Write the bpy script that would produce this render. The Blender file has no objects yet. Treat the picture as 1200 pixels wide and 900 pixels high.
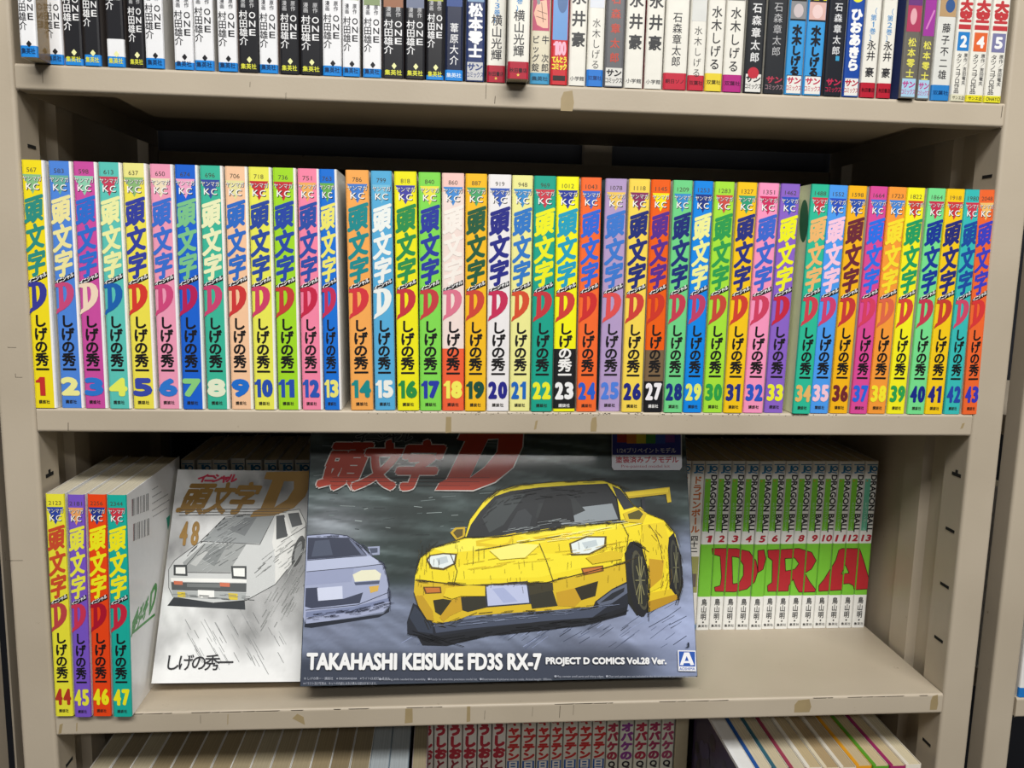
import bpy, math, random
import numpy as np
from mathutils import Vector, Matrix
from mathutils.geometry import tessellate_polygon
random.seed(7)
S = bpy.context.scene
COLL = S.collection
mm = 0.001

# ------------------------------------------------------------------ camera
CAM = np.array([305.27, -634.40, 114.74]); YAW, PITCH, ROLL, FPX = 0.085265, -0.144765, 0.022115, 958.03
def cam_axes():
    cy, sy, cp, sp = math.cos(YAW), math.sin(YAW), math.cos(PITCH), math.sin(PITCH)
    f = np.array([sy*cp, cy*cp, sp]); r = np.array([cy, -sy, 0]); u = np.cross(r, f)
    cr, sr = math.cos(ROLL), math.sin(ROLL)
    return cr*r+sr*u, -sr*r+cr*u, f
AX = cam_axes()
cam_data = bpy.data.cameras.new('camera'); cam = bpy.data.objects.new('camera', cam_data); COLL.objects.link(cam)
cam_data.sensor_width = 36; cam_data.lens = FPX/1200*36; cam_data.clip_start = 0.01; cam_data.clip_end = 50
Mx = Matrix.Identity(4)
for k, a in enumerate((AX[0], AX[1], -AX[2])):
    for r in range(3): Mx[r][k] = a[r]
for r in range(3): Mx[r][3] = CAM[r]*mm
cam.matrix_world = Mx
S.camera = cam

# ------------------------------------------------------------------ world, lights, exposure
S.view_settings.view_transform = 'Standard'; S.view_settings.look = 'None'
S.view_settings.gamma = 1; S.view_settings.use_curve_mapping = False
S.view_settings.exposure = 0.0
W = bpy.data.worlds.new('shop_interior'); S.world = W; W.use_nodes = True
W.node_tree.nodes['Background'].inputs[0].default_value = (0.95, 0.98, 1.0, 1)
W.node_tree.nodes['Background'].inputs[1].default_value = 0.045
def area(name, loc, target, sx, sy, power, col):
    l = bpy.data.lights.new(name, 'AREA'); l.shape = 'RECTANGLE'; l.size = sx; l.size_y = sy; l.energy = power; l.color = col
    o = bpy.data.objects.new(name, l); COLL.objects.link(o); o.location = loc
    o.rotation_euler = (Vector(target)-Vector(loc)).to_track_quat('-Z', 'Y').to_euler()
    return o
area('ceiling_light', (0.45, -1.38, 1.52), (0.4, 0, -0.05), 2.2, 0.5, 55, (1, 0.985, 0.95))
area('ceiling_light', (0.62, -2.35, 1.20), (0.4, 0, 0.0), 0.9, 0.14, 12, (1, 0.985, 0.95))

# ------------------------------------------------------------------ helpers
def lin(h):
    if not isinstance(h, str): return h
    o = []
    for i in (0, 2, 4):
        c = int(h[i:i+2], 16)/255
        o.append(c/12.92 if c <= .04045 else ((c+.055)/1.055)**2.4)
    return (o[0], o[1], o[2], 1.0)
def ray(px, py):
    d = AX[0]*(px-600)/FPX - AX[1]*(py-450)/FPX + AX[2]
    return CAM, d
def hit(px, py, axis, val):            # the world point (mm) that lies on the plane axis = val
    o, d = ray(px, py); t = (val-o[axis])/d[axis]; return o+t*d
def tag(o, label=None, cat=None, group=None, kind=None):
    if label: o['label'] = label
    if cat: o['category'] = cat
    if group: o['group'] = group
    if kind: o['kind'] = kind
    return o
def empty(name, loc=(0, 0, 0), rot=(0, 0, 0)):
    o = bpy.data.objects.new(name, None); COLL.objects.link(o); o.empty_display_size = 0.01
    o.location = Vector(loc)*mm; o.rotation_euler = rot
    return o
class MB:
    """collects faces with colours (mm) and links them as one mesh object"""
    def __init__(s): s.v = []; s.f = []; s.c = []
    def face(s, pts, col):
        n = len(s.v); s.v += [tuple(p) for p in pts]; s.f.append(tuple(range(n, n+len(pts)))); s.c.append(col)
    def box(s, x0, y0, z0, x1, y1, z1, col='ffffff'):
        P = [(x0,y0,z0),(x1,y0,z0),(x1,y1,z0),(x0,y1,z0),(x0,y0,z1),(x1,y0,z1),(x1,y1,z1),(x0,y1,z1)]
        n = len(s.v); s.v += P
        for q in ((0,3,2,1),(4,5,6,7),(0,1,5,4),(1,2,6,5),(2,3,7,6),(3,0,4,7)):
            s.f.append(tuple(n+i for i in q)); s.c.append(col)
    def prism(s, prof, axis, a, b, col='ffffff'):
        """closed profile extruded along an axis; prof holds the other two coordinates in order"""
        def P(q, t):
            q = list(q); q.insert(axis, t); return tuple(q)
        n = len(s.v); m = len(prof); s.v += [P(q, a) for q in prof]+[P(q, b) for q in prof]
        for i in range(m):
            j = (i+1) % m; s.f.append((n+i, n+j, n+m+j, n+m+i)); s.c.append(col)
        s.f.append(tuple(n+i for i in range(m))[::-1]); s.c.append(col)
        s.f.append(tuple(n+m+i for i in range(m))); s.c.append(col)
    def build(s, name, mat, parent=None, fix=False, bevel=0, smooth=False):
        me = bpy.data.meshes.new(name); me.from_pydata([(x*mm, y*mm, z*mm) for x, y, z in s.v], [], s.f)
        ca = me.color_attributes.new('Col', 'FLOAT_COLOR', 'CORNER')
        buf = []
        for f, c in zip(s.f, s.c):
            if isinstance(c, list):
                for q in c: buf += lin(q)
            else: buf += list(lin(c))*len(f)
        ca.data.foreach_set('color', buf)
        if fix:
            import bmesh
            bm = bmesh.new(); bm.from_mesh(me); bmesh.ops.remove_doubles(bm, verts=bm.verts, dist=1e-6)
            bmesh.ops.recalc_face_normals(bm, faces=bm.faces); bm.to_mesh(me); bm.free()
        if smooth:
            for p in me.polygons: p.use_smooth = True
        me.materials.append(mat)
        o = bpy.data.objects.new(name, me); COLL.objects.link(o)
        if parent: o.parent = parent
        if bevel:
            b = o.modifiers.new('bevel', 'BEVEL'); b.width = bevel*mm; b.segments = 3; b.limit_method = 'ANGLE'; b.harden_normals = False
        return o
# ---- glyphs
GC = {}
def glyph(ch, off):
    k = (ch, round(off, 3))
    if k not in GC:
        cu = bpy.data.curves.new('g', 'FONT'); cu.body = ch; cu.offset = off; cu.resolution_u = 3; cu.fill_mode = 'FRONT'
        ob = bpy.data.objects.new('g', cu); me = bpy.data.meshes.new_from_object(ob)
        V = np.array([(x.co[0], x.co[1]) for x in me.vertices]) if len(me.vertices) else np.zeros((0, 2))
        F = [tuple(p.vertices) for p in me.polygons]
        bpy.data.objects.remove(ob); bpy.data.curves.remove(cu); bpy.data.meshes.remove(me)
        GC[k] = (V, F)
    return GC[k]
class Print:
    """flat printing on a plane; coordinates (u, v) in mm; to3 maps (u, v, layer) to a local point"""
    def __init__(s, mb, to3, lift=0.016): s.mb = mb; s.to3 = to3; s.lift = lift; s.L = 0
    def add(s, V, F, col, layer=None, cols=None):
        if layer is None: s.L += 1; layer = s.L
        n = len(s.mb.v); h = .03+s.lift*layer
        s.mb.v += [s.to3(u, v, h) for u, v in V]
        for f in F:
            s.mb.f.append(tuple(n+i for i in f)); s.mb.c.append([cols[i] for i in f] if cols else col)
    def poly(s, P, col, layer=None, cols=None):
        T = tessellate_polygon([[Vector((u, v, 0)) for u, v in P]])
        s.add(P, [tuple(t) for t in T], col, layer, cols)
    def rect(s, u0, v0, u1, v1, col, layer=None): s.add([(u0, v0), (u1, v0), (u1, v1), (u0, v1)], [(0, 1, 2, 3)], col, layer)
    def ell(s, u, v, ru, rv, col, n=18, rot=0, layer=None):
        P = []
        for k in range(n):
            a, b = ru*math.cos(2*math.pi*k/n), rv*math.sin(2*math.pi*k/n)
            P.append((u+a*math.cos(rot)-b*math.sin(rot), v+a*math.sin(rot)+b*math.cos(rot)))
        s.add(P, [tuple(range(n))], col, layer)
    def line(s, P, w, col, layer=None):
        if layer is None: s.L += 1; layer = s.L
        for (a, b), (c, d) in zip(P[:-1], P[1:]):
            L = math.hypot(c-a, d-b) or 1; nx, ny = -(d-b)/L*w/2, (c-a)/L*w/2
            s.add([(a-nx, b-ny), (c-nx, d-ny), (c+nx, d+ny), (a+nx, b+ny)], [(0, 1, 2, 3)], col, layer)
    def strikes(s, X, Y, F, col, layer, R):
        """a heavy weight: the light glyph printed in a small circle of shifts of radius R (mm)"""
        if layer is None: s.L += 1; layer = s.L
        K = 1 if R < .02 else (5 if R < .25 else 8)
        for k in range(K):
            a = 2*math.pi*k/K; dx, dy = (R*math.cos(a), R*math.sin(a)) if K > 1 else (0, 0)
            s.add(list(zip(X+dx, Y+dy)), F, col, layer+k*.8/K)
    def em(s, ch, uc, vc, wu, hv, col, off=0.0, shu=0.0, shv=0.0, layer=None, rot=0):
        """a full-width character in a box wu x hv centred on (uc, vc)"""
        V, F = glyph(ch, 0.0)
        if not len(V): return
        x = V[:, 0]-.5; y = V[:, 1]-.38
        if rot: x, y = y, -x
        if ch in 'ーｰ〜' and rot == 0 and shu == 0 and s.vert: x, y = y, -x
        X = x*wu; Y = y*hv; s.strikes(uc+X+shu*Y, vc+Y+shv*X, F, col, layer, off*min(wu, hv))
    vert = False
    def fit(s, ch, u0, v0, u1, v1, col, off=0.0, shu=0.0, shv=0.0, layer=None):
        """one string stretched into the rectangle"""
        if ch == '1' and v1-v0 > 3:
            Q = [(0, .70), (0, .81), (.26, .87), (.46, 1), (1, 1), (1, 0), (.42, 0), (.42, .70)]
            s.poly([(u0+a*(u1-u0)+shu*b*(v1-v0), v0+b*(v1-v0)) for a, b in Q], col, layer); return
        V, F = glyph(ch, 0.0)
        if not len(V): return
        R = off*min(v1-v0, 1.6*(u1-u0)); u0 += R; u1 -= R; v0 += R; v1 -= R
        a, b = V.min(0), V.max(0); k = (V-a)/np.maximum(b-a, 1e-6)
        X = u0+k[:, 0]*(u1-u0); Y = v0+k[:, 1]*(v1-v0)
        s.strikes(X+shu*(Y-v0), Y+shv*(X-u0), F, col, layer, R)
    def col_text(s, txt, uc, vtop, wu, pitch, col, off=0.0, hv=None):
        """characters one below the other"""
        s.vert = True; s.L += 1; L = s.L
        for k, ch in enumerate(txt):
            if ch == ' ': continue
            if ch.isascii() and ch.isalnum():
                h = (hv or pitch)*.8; s.fit(ch, uc-wu*(.38 if ch != '1' else .14), vtop-pitch*k-pitch*.5-h/2, uc+wu*(.38 if ch != '1' else .14), vtop-pitch*k-pitch*.5+h/2, col, off, layer=L)
            else: s.em(ch, uc, vtop-pitch*(k+.5), wu, hv or pitch, col, off, layer=L)
        s.vert = False

# ------------------------------------------------------------------ materials
def mat_new(name):
    m = bpy.data.materials.new(name); m.use_nodes = True; nt = m.node_tree
    return m, nt, nt.nodes['Principled BSDF']
def printed(name, rough, coat, noise=0.06):
    m, nt, b = mat_new(name); a = nt.nodes.new('ShaderNodeVertexColor'); a.layer_name = 'Col'
    t = nt.nodes.new('ShaderNodeTexCoord'); n = nt.nodes.new('ShaderNodeTexNoise'); n.inputs['Scale'].default_value = 140; n.inputs['Detail'].default_value = 4
    nt.links.new(t.outputs['Object'], n.inputs['Vector'])
    mr = nt.nodes.new('ShaderNodeMapRange'); mr.inputs[3].default_value = 1-noise; mr.inputs[4].default_value = 1+noise
    nt.links.new(n.outputs[0], mr.inputs[0])
    mx = nt.nodes.new('ShaderNodeVectorMath'); mx.operation = 'SCALE'
    nt.links.new(a.outputs[0], mx.inputs[0]); nt.links.new(mr.outputs[0], mx.inputs['Scale'])
    nt.links.new(mx.outputs[0], b.inputs['Base Color'])
    b.inputs['Roughness'].default_value = rough; b.inputs['Coat Weight'].default_value = coat; b.inputs['Coat Roughness'].default_value = 0.06
    b.inputs['Specular IOR Level'].default_value = 0.35
    return m
M_CARD = printed('printed_card', 0.42, 0.12)
M_GLOSS = printed('laminated_card', 0.3, 0.5)
M_BOXART = printed('glossy_printed_box', 0.45, 0.14, .03)
def metal(name, c1, c2, rough=0.42):
    m, nt, b = mat_new(name); t = nt.nodes.new('ShaderNodeTexCoord')
    n = nt.nodes.new('ShaderNodeTexNoise'); n.inputs['Scale'].default_value = 6; n.inputs['Detail'].default_value = 8
    r = nt.nodes.new('ShaderNodeValToRGB'); r.color_ramp.elements[0].position = .3; r.color_ramp.elements[1].position = .7
    r.color_ramp.elements[0].color = lin(c1); r.color_ramp.elements[1].color = lin(c2)
    n2 = nt.nodes.new('ShaderNodeTexNoise'); n2.inputs['Scale'].default_value = 90; n2.inputs['Detail'].default_value = 6; n2.inputs['Roughness'].default_value = .7
    r2 = nt.nodes.new('ShaderNodeValToRGB'); r2.color_ramp.elements[0].position = .27; r2.color_ramp.elements[1].position = .33
    r2.color_ramp.elements[0].color = (.45, .40, .33, 1); r2.color_ramp.elements[1].color = (1, 1, 1, 1)
    mx = nt.nodes.new('ShaderNodeMix'); mx.data_type = 'RGBA'; mx.blend_type = 'MULTIPLY'; mx.inputs[0].default_value = 1
    for q in (n, n2): nt.links.new(t.outputs['Object'], q.inputs['Vector'])
    nt.links.new(n.outputs[0], r.inputs[0]); nt.links.new(n2.outputs[0], r2.inputs[0])
    nt.links.new(r.outputs[0], mx.inputs[6]); nt.links.new(r2.outputs[0], mx.inputs[7]); nt.links.new(mx.outputs[2], b.inputs['Base Color'])
    bp = nt.nodes.new('ShaderNodeBump'); bp.inputs['Strength'].default_value = .06; bp.inputs['Distance'].default_value = .001
    n3 = nt.nodes.new('ShaderNodeTexNoise'); n3.inputs['Scale'].default_value = 400; nt.links.new(t.outputs['Object'], n3.inputs['Vector'])
    nt.links.new(n3.outputs[0], bp.inputs['Height']); nt.links.new(bp.outputs[0], b.inputs['Normal'])
    b.inputs['Roughness'].default_value = rough
    return m
M_STEEL = metal('beige_painted_steel', 'b2a591', 'c2b5a1')
def plain(name, c, rough=.6):
    m, nt, b = mat_new(name); t = nt.nodes.new('ShaderNodeTexCoord')
    n = nt.nodes.new('ShaderNodeTexNoise'); n.inputs['Scale'].default_value = 60; nt.links.new(t.outputs['Object'], n.inputs['Vector'])
    r = nt.nodes.new('ShaderNodeValToRGB'); a = lin(c); r.color_ramp.elements[0].color = tuple(q*.85 for q in a[:3])+(1,); r.color_ramp.elements[1].color = tuple(min(1, q*1.15) for q in a[:3])+(1,)
    nt.links.new(n.outputs[0], r.inputs[0]); nt.links.new(r.outputs[0], b.inputs['Base Color']); b.inputs['Roughness'].default_value = rough
    return m
M_DARK = plain('dark_slot', '0c0a08', .9)
M_DARKNESS = plain('painted_darkness', '0b0d16', .8)  # near-black colour painted as the darkness behind the open shelves
M_TAPE = plain('old_tape_residue', 'a08d68', .5)
M_SCUFF = plain('dark_scuff', '4a4034', .8)
def pages():
    m, nt, b = mat_new('paper_edges'); t = nt.nodes.new('ShaderNodeTexCoord'); mp = nt.nodes.new('ShaderNodeMapping')
    mp.inputs['Scale'].default_value = (2600, 6, 6)
    n = nt.nodes.new('ShaderNodeTexNoise'); n.inputs['Scale'].default_value = 1; n.inputs['Detail'].default_value = 2
    a = nt.nodes.new('ShaderNodeVertexColor'); a.layer_name = 'Col'
    mr = nt.nodes.new('ShaderNodeMapRange'); mr.inputs[1].default_value = .3; mr.inputs[2].default_value = .7; mr.inputs[3].default_value = .72; mr.inputs[4].default_value = 1.08
    mx = nt.nodes.new('ShaderNodeVectorMath'); mx.operation = 'SCALE'
    nt.links.new(t.outputs['Object'], mp.inputs[0]); nt.links.new(mp.outputs[0], n.inputs['Vector']); nt.links.new(n.outputs[0], mr.inputs[0])
    nt.links.new(a.outputs[0], mx.inputs[0]); nt.links.new(mr.outputs[0], mx.inputs['Scale']); nt.links.new(mx.outputs[0], b.inputs['Base Color'])
    b.inputs['Roughness'].default_value = .85
    return m
M_PAGE = pages()

# ------------------------------------------------------------------ bookshelves
XR, ZT, ZB, ZF, LIP = 743.9, 248.96, -248.2, -497.0, 18.4
POST = 27.0; DEPTH = 290
def post(parent, x0, x1, inner, z0=-1400, z1=480):
    """open channel: front face x0..x1 with rolled edge and an inner flange on the side 'inner'"""
    m = MB(); r = 3.0
    s = 1 if inner > 0 else -1        # inner flange on x1 (s=1) or on x0
    a, b = (x1, x0) if s > 0 else (x0, x1)
    prof = [(a, 31), (a, r)]
    for k in range(1, 5):
        t = k/5*math.pi/2; prof.append((a-s*r*(1-math.cos(t)), r-r*math.sin(t)))
    prof += [(a-s*r, 0), (b+s*r, 0)]
    for k in range(1, 5):
        t = k/5*math.pi/2; prof.append((b+s*(r-r*math.sin(t)), r-r*math.cos(t)))
    prof += [(b, r), (b, 20), (b+s*1.2, 20), (b+s*1.2, 3.4), (a-s*1.5, 3.4), (a-s*1.2, 31)]
    m.prism(prof, 2, z0, z1)
    return m.build('post', M_STEEL, parent, fix=True)
def slot(parent, face_x, y, z, s, tee=False, name='slot'):
    m = MB(); x0, x1 = (face_x-.25, face_x+.35) if s > 0 else (face_x-.35, face_x+.25)
    m.prism([(y-6, z+1.3), (y+6, z+1.3), (y+6, z-1.3), (y-6, z-1.3)] if not tee else
            [(y-6, z+1.3), (y-1.5, z+1.3), (y-1.5, z+4), (y+1.5, z+4), (y+1.5, z+1.3), (y+6, z+1.3), (y+6, z-1.5), (y-6, z-1.5)], 0, x0, x1)
    return m.build(name, M_DARK, parent, fix=True)
shelf_unit = empty('bookshelf', (XR/2, 0, -1400))
tag(shelf_unit, 'beige painted steel bookshelf filling the picture, holding all the rows of comics', 'bookshelf')
def sp(o, root=None):     # keep world coordinates for children of a root that stands elsewhere
    o.location = -(root or shelf_unit).location; return o
pl = sp(post(shelf_unit, -0.6-POST, -0.6, 1)); prr = sp(post(shelf_unit, XR+.6, XR+.6+POST+.5, -1))
for (px, py, tee) in ((37, 172, 0), (58, 556, 1), (81, 893, 0)):
    p = hit(px, py, 0, -.6); slot(pl, -.6, p[1], p[2], 1, tee)
for (px, py, tee) in ((1157, 207, 0), (1121, 556, 1), (1113.5, 621, 0), (1107, 686, 0), (1100, 749, 0), (1086, 870, 0)):
    p = hit(px, py, 0, XR+.6); slot(prr, XR+.6, p[1], p[2], -1, tee)
def side_panel(x, s):
    m = MB(); t = 1.2*s
    prof = [(x, 31), (x-s*9, 36), (x-s*9, 62), (x-s*3, 68), (x-s*3, 96), (x-s*9, 102), (x-s*9, DEPTH-30), (x, DEPTH-24), (x, DEPTH+6)]
    prof = prof+[(q[0]-t, q[1]) for q in prof[::-1]]
    m.prism(prof, 2, -1400, 480); return sp(m.build('side_panel', M_STEEL, shelf_unit, fix=True))
side_panel(-.6, 1); side_panel(XR+.6, -1)
m = MB(); m.box(460, DEPTH+8, -1400, 492, DEPTH+22, 480); sp(m.build('rear_post', M_STEEL, shelf_unit, bevel=1))
for z in (ZT, 0, ZB):
    m = MB(); m.box(0, DEPTH+2, z-36, XR, DEPTH+7, z-22); sp(m.build('rear_brace', M_STEEL, shelf_unit, bevel=.8))
m = MB(); m.box(-30, DEPTH+24, -1400, XR+30, DEPTH+26, 480); sp(m.build('added_dark_sheet', M_DARKNESS, shelf_unit))  # sheet added to the open back, its colour stands for the dark
def shelf_board(z, x0=0, x1=XR, parent=shelf_unit):
    m = MB(); r = 2.2
    prof = [(DEPTH, z), (r, z)]
    for k in range(1, 5):
        t = k/5*math.pi/2; prof.append((r-r*math.sin(t), z-r+r*math.cos(t)))
    prof += [(0, z-r), (0, z-LIP+r)]
    for k in range(1, 5):
        t = k/5*math.pi/2; prof.append((r-r*math.cos(t), z-LIP+r-r*math.sin(t)))
    prof += [(r, z-LIP), (14, z-LIP), (14, z-LIP+1), (1.2, z-LIP+1.2), (1.2, z-1.4), (DEPTH, z-1.4)]
    m.prism(prof, 0, x0, x1)
    # end flanges and the hat-shaped stiffener underneath
    m.box(x0, 1.2, z-LIP, x0+1, DEPTH-2, z-1.4); m.box(x1-1, 1.2, z-LIP, x1, DEPTH-2, z-1.4)
    o = m.build('shelf', M_STEEL, parent, fix=True, bevel=0)
    h = MB(); h.prism([(x0+46, z-1.5), (x0+50, z-12), (x0+56, z-15), (x1-56, z-15), (x1-50, z-12), (x1-46, z-1.5)], 1, 16, 120)
    h.build('stiffener', M_STEEL, o, fix=True)
    return sp(o, parent)
b_top = shelf_board(ZT); b_mid = shelf_board(0); b_low = shelf_board(ZB); b_bot = shelf_board(ZF)
def mark(board, px, py, w, h, mat, name, pts=None):
    p = hit(px, py, 1, 0); m = MB()
    P = pts or [(-.5, -.5), (.5, -.45), (.48, .5), (-.42, .5)]
    m.prism([(p[0]+a*w, p[2]+b*h) for a, b in P], 1, -.12, .1)
    # profile is (x, z) here, extruded in y
    m.v = [(x, y, z) for x, y, z in m.v]
    return m.build(name, mat, board, fix=True)
ROUGH = [(-.5, -.5), (.4, -.5), (.5, -.1), (.35, .5), (-.3, .42), (-.5, .1)]
mark(b_top, 665, 118, 10, 15, M_TAPE, 'tape_residue', ROUGH)
mark(b_mid, 525.5, 498, 4.5, 13, M_TAPE, 'tape_residue'); mark(b_mid, 696, 497, 5, 12, M_TAPE, 'tape_residue', ROUGH)
mark(b_low, 479, 839, 6.5, 13, M_TAPE, 'tape_residue'); mark(b_low, 549, 837, 3, 14, M_TAPE, 'tape_residue')
mark(b_low, 350, 843, 10, 10, M_TAPE, 'tape_residue', [(-.5, .1), (-.1, .5), (.4, .2), (.5, -.5), (0, -.2)])
mark(b_low, 941, 827, 15, 12, M_TAPE, 'tape_residue', ROUGH); mark(b_low, 1095, 823, 7, 14, M_TAPE, 'tape_residue', ROUGH)
for (bd, px, py, w, h) in ((b_top, 569.5, 107, .6, 12), (b_top, 580, 117, .8, 6), (b_top, 335, 113, .5, 6), (b_top, 293, 99, .5, 4), (b_top, 1174, 131, .8, 10), (b_top, 50, 90, .5, 9),
        (b_low, 656, 834, .8, 12), (b_low, 568, 838, .5, 9), (b_low, 624, 834, .4, 9), (b_low, 672, 832, .4, 10), (b_low, 235, 843, .4, 8), (b_low, 267, 843, 1, 10), (b_low, 90, 852, 1.4, 8), (b_low, 71, 854, 4, 9),
        (b_mid, 80, 500, .8, 7), (b_mid, 1128, 499, 3.5, 5), (b_mid, 628, 498, 3, 8)):
    mark(bd, px, py, w, h, M_SCUFF if w < 1 else M_TAPE, 'scuff', [(-.5, -.5), (.1, -.4), (.5, .5), (-.1, .4)])
# dirt specks where the books have rubbed the edge of the middle shelf
m = MB(); rs = random.Random(3)
for k in range(150):
    x = rs.gauss(430, 90) if k < 120 else rs.uniform(180, 700); a = rs.uniform(.15, .7); z = -.15-a-abs(rs.gauss(0, 1.1))
    if not 150 < x < 720: continue
    m.prism([(x-a, z), (x, z-a*.6), (x+a, z), (x, z+a*.5)], 1, -.1, .2, '2a241c')
tag(m.build('paint_chips', M_SCUFF, b_mid, fix=True), kind='stuff')
m = MB()
for px, w in ((380, 1), (150, 1)): pass
x = 5
while x < 730:
    L = rs.uniform(4, 22)
    if rs.random() < .55: m.prism([(x, ZB-.9-rs.uniform(0, .4)), (x+L, ZB-1.0), (x+L*.9, ZB-1.5), (x+1, ZB-1.4)], 1, -.08, .3)
    x += L
tag(m.build('worn_edge', M_SCUFF, b_low, fix=True), kind='stuff')
for (px, py, w, h) in ((14, 407, 6, .5), (22, 440, 5, 3), (16, 652, 13, 7)):
    p = hit(px, py, 1, 0); m = MB()
    m.prism([(p[0]-w/2, p[2]-h/2), (p[0]+w/2, p[2]-h/2), (p[0]+w/2, p[2]-h/2+.3), (p[0]-w/2+.3, p[2]-h/2+.3), (p[0]-w/2+.3, p[2]+h/2), (p[0]-w/2, p[2]+h/2)], 1, -.1, .2)
    m.build('scuff', M_SCUFF, pl, fix=True)

# neighbouring units
nb = empty('bookshelf', (XR+150, 0, -1400)); tag(nb, 'neighbouring beige steel bookshelf cut off by the right edge of the picture', 'bookshelf')
o = post(nb, 788, 812, 1); sp(o, nb)
m = MB(); m.box(787, 32, -1400, 788.5, DEPTH, 480); sp(m.build('side_panel', M_STEEL, nb), nb)
o = shelf_board(-254, 813, 1000, nb); o = shelf_board(-10, 813, 1000, nb)
m = MB(); m.box(787, DEPTH+8, -1400, 1000, DEPTH+10, 480); sp(m.build('added_dark_sheet', M_DARKNESS, nb), nb)  # same added sheet, darkness behind the neighbouring unit put into colour
nl = empty('bookshelf', (-150, 0, -1400)); tag(nl, 'side of the neighbouring steel bookshelf in shadow at the lower left edge', 'bookshelf')
o = post(nl, -76, -49, -1); sp(o, nl)
m = MB(); m.box(-50.5, 32, -1400, -49, DEPTH, 480); sp(m.build('side_panel', M_STEEL, nl), nl)
# dark wall added to block light through the open back, floor below
m = MB(); m.box(-600, DEPTH+60, -1500, 1400, DEPTH+90, 700); tag(m.build('light_blocking_wall', M_DARKNESS), kind='structure')
m = MB(); m.box(-600, -2600, -1480, 1400, DEPTH+60, -1400.2); tag(m.build('floor', plain('grey_floor', '55514a', .5)), kind='structure')

# ------------------------------------------------------------------ book builder
def book(name, loc, w, h, d, bands, left='e8e6e0', right='f2f0ec', rot=(0, 0, 0), mat=M_CARD, page='d8ccb0', wrap=2.5, r=1.6, wrap_r=None, pagename='page_block', shoulder=False):
    """comic book: base centre of the spine at loc; bands = [(z0, z1, colour)] on the spine"""
    root = empty(name, loc, rot); m = MB(); hw = w/2; wr = wrap if wrap_r is None else wrap_r
    out = [(-hw, d), (-hw, max(wrap, r+.05)), (-hw, r), (-hw+r*.3, r*.3), (-hw+r, 0), (hw-r, 0), (hw-r*.3, r*.3), (hw, r), (hw, max(wr, r+.05)), (hw, d)]
    t = .45
    inn = [(-hw+t, d), (-hw+t, max(wrap, r+.05)), (-hw+t, r), (-hw+t+r*.2, r*.3+t), (-hw+r, t), (hw-r, t), (hw-t-r*.2, r*.3+t), (hw-t, r), (hw-t, max(wr, r+.05)), (hw-t, d)]
    n = len(out)
    for i in range(n-1):
        a, b = out[i], out[i+1]; c, e = inn[i], inn[i+1]
        if i == 0: segs = [(0, h, left)]
        elif i == n-2: segs = [(0, h, right)]
        elif shoulder and i >= 5: segs = [(0, h, right)]
        else: segs = bands
        for z0, z1, col in segs: m.face([(a[0], a[1], z0), (b[0], b[1], z0), (b[0], b[1], z1), (a[0], a[1], z1)], col)
        m.face([(e[0], e[1], 0), (c[0], c[1], 0), (c[0], c[1], h), (e[0], e[1], h)], 'e8e4da')
        m.face([(a[0], a[1], h), (b[0], b[1], h), (e[0], e[1], h), (c[0], c[1], h)], segs[-1][2])
        m.face([(b[0], b[1], 0), (a[0], a[1], 0), (c[0], c[1], 0), (e[0], e[1], 0)], segs[0][2])
    m.face([(-hw, d, 0), (-hw, d, h), (-hw+t, d, h), (-hw+t, d, 0)], left); m.face([(hw-t, d, 0), (hw-t, d, h), (hw, d, h), (hw, d, 0)], right)
    so = -.8 if shoulder else 0
    P = Print(m, lambda u, v, k: (u+so, -k, v))
    root['_w'] = w
    def done():
        c = m.build('cover', mat, root)
        p = MB(); p.box(-hw+t+.05, t+.6, .6, hw-t-.05, d-.8, h-1.0, page); p.build(pagename, M_PAGE, root)
        del root['_w']
        return root
    return root, m, P, done

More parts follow.
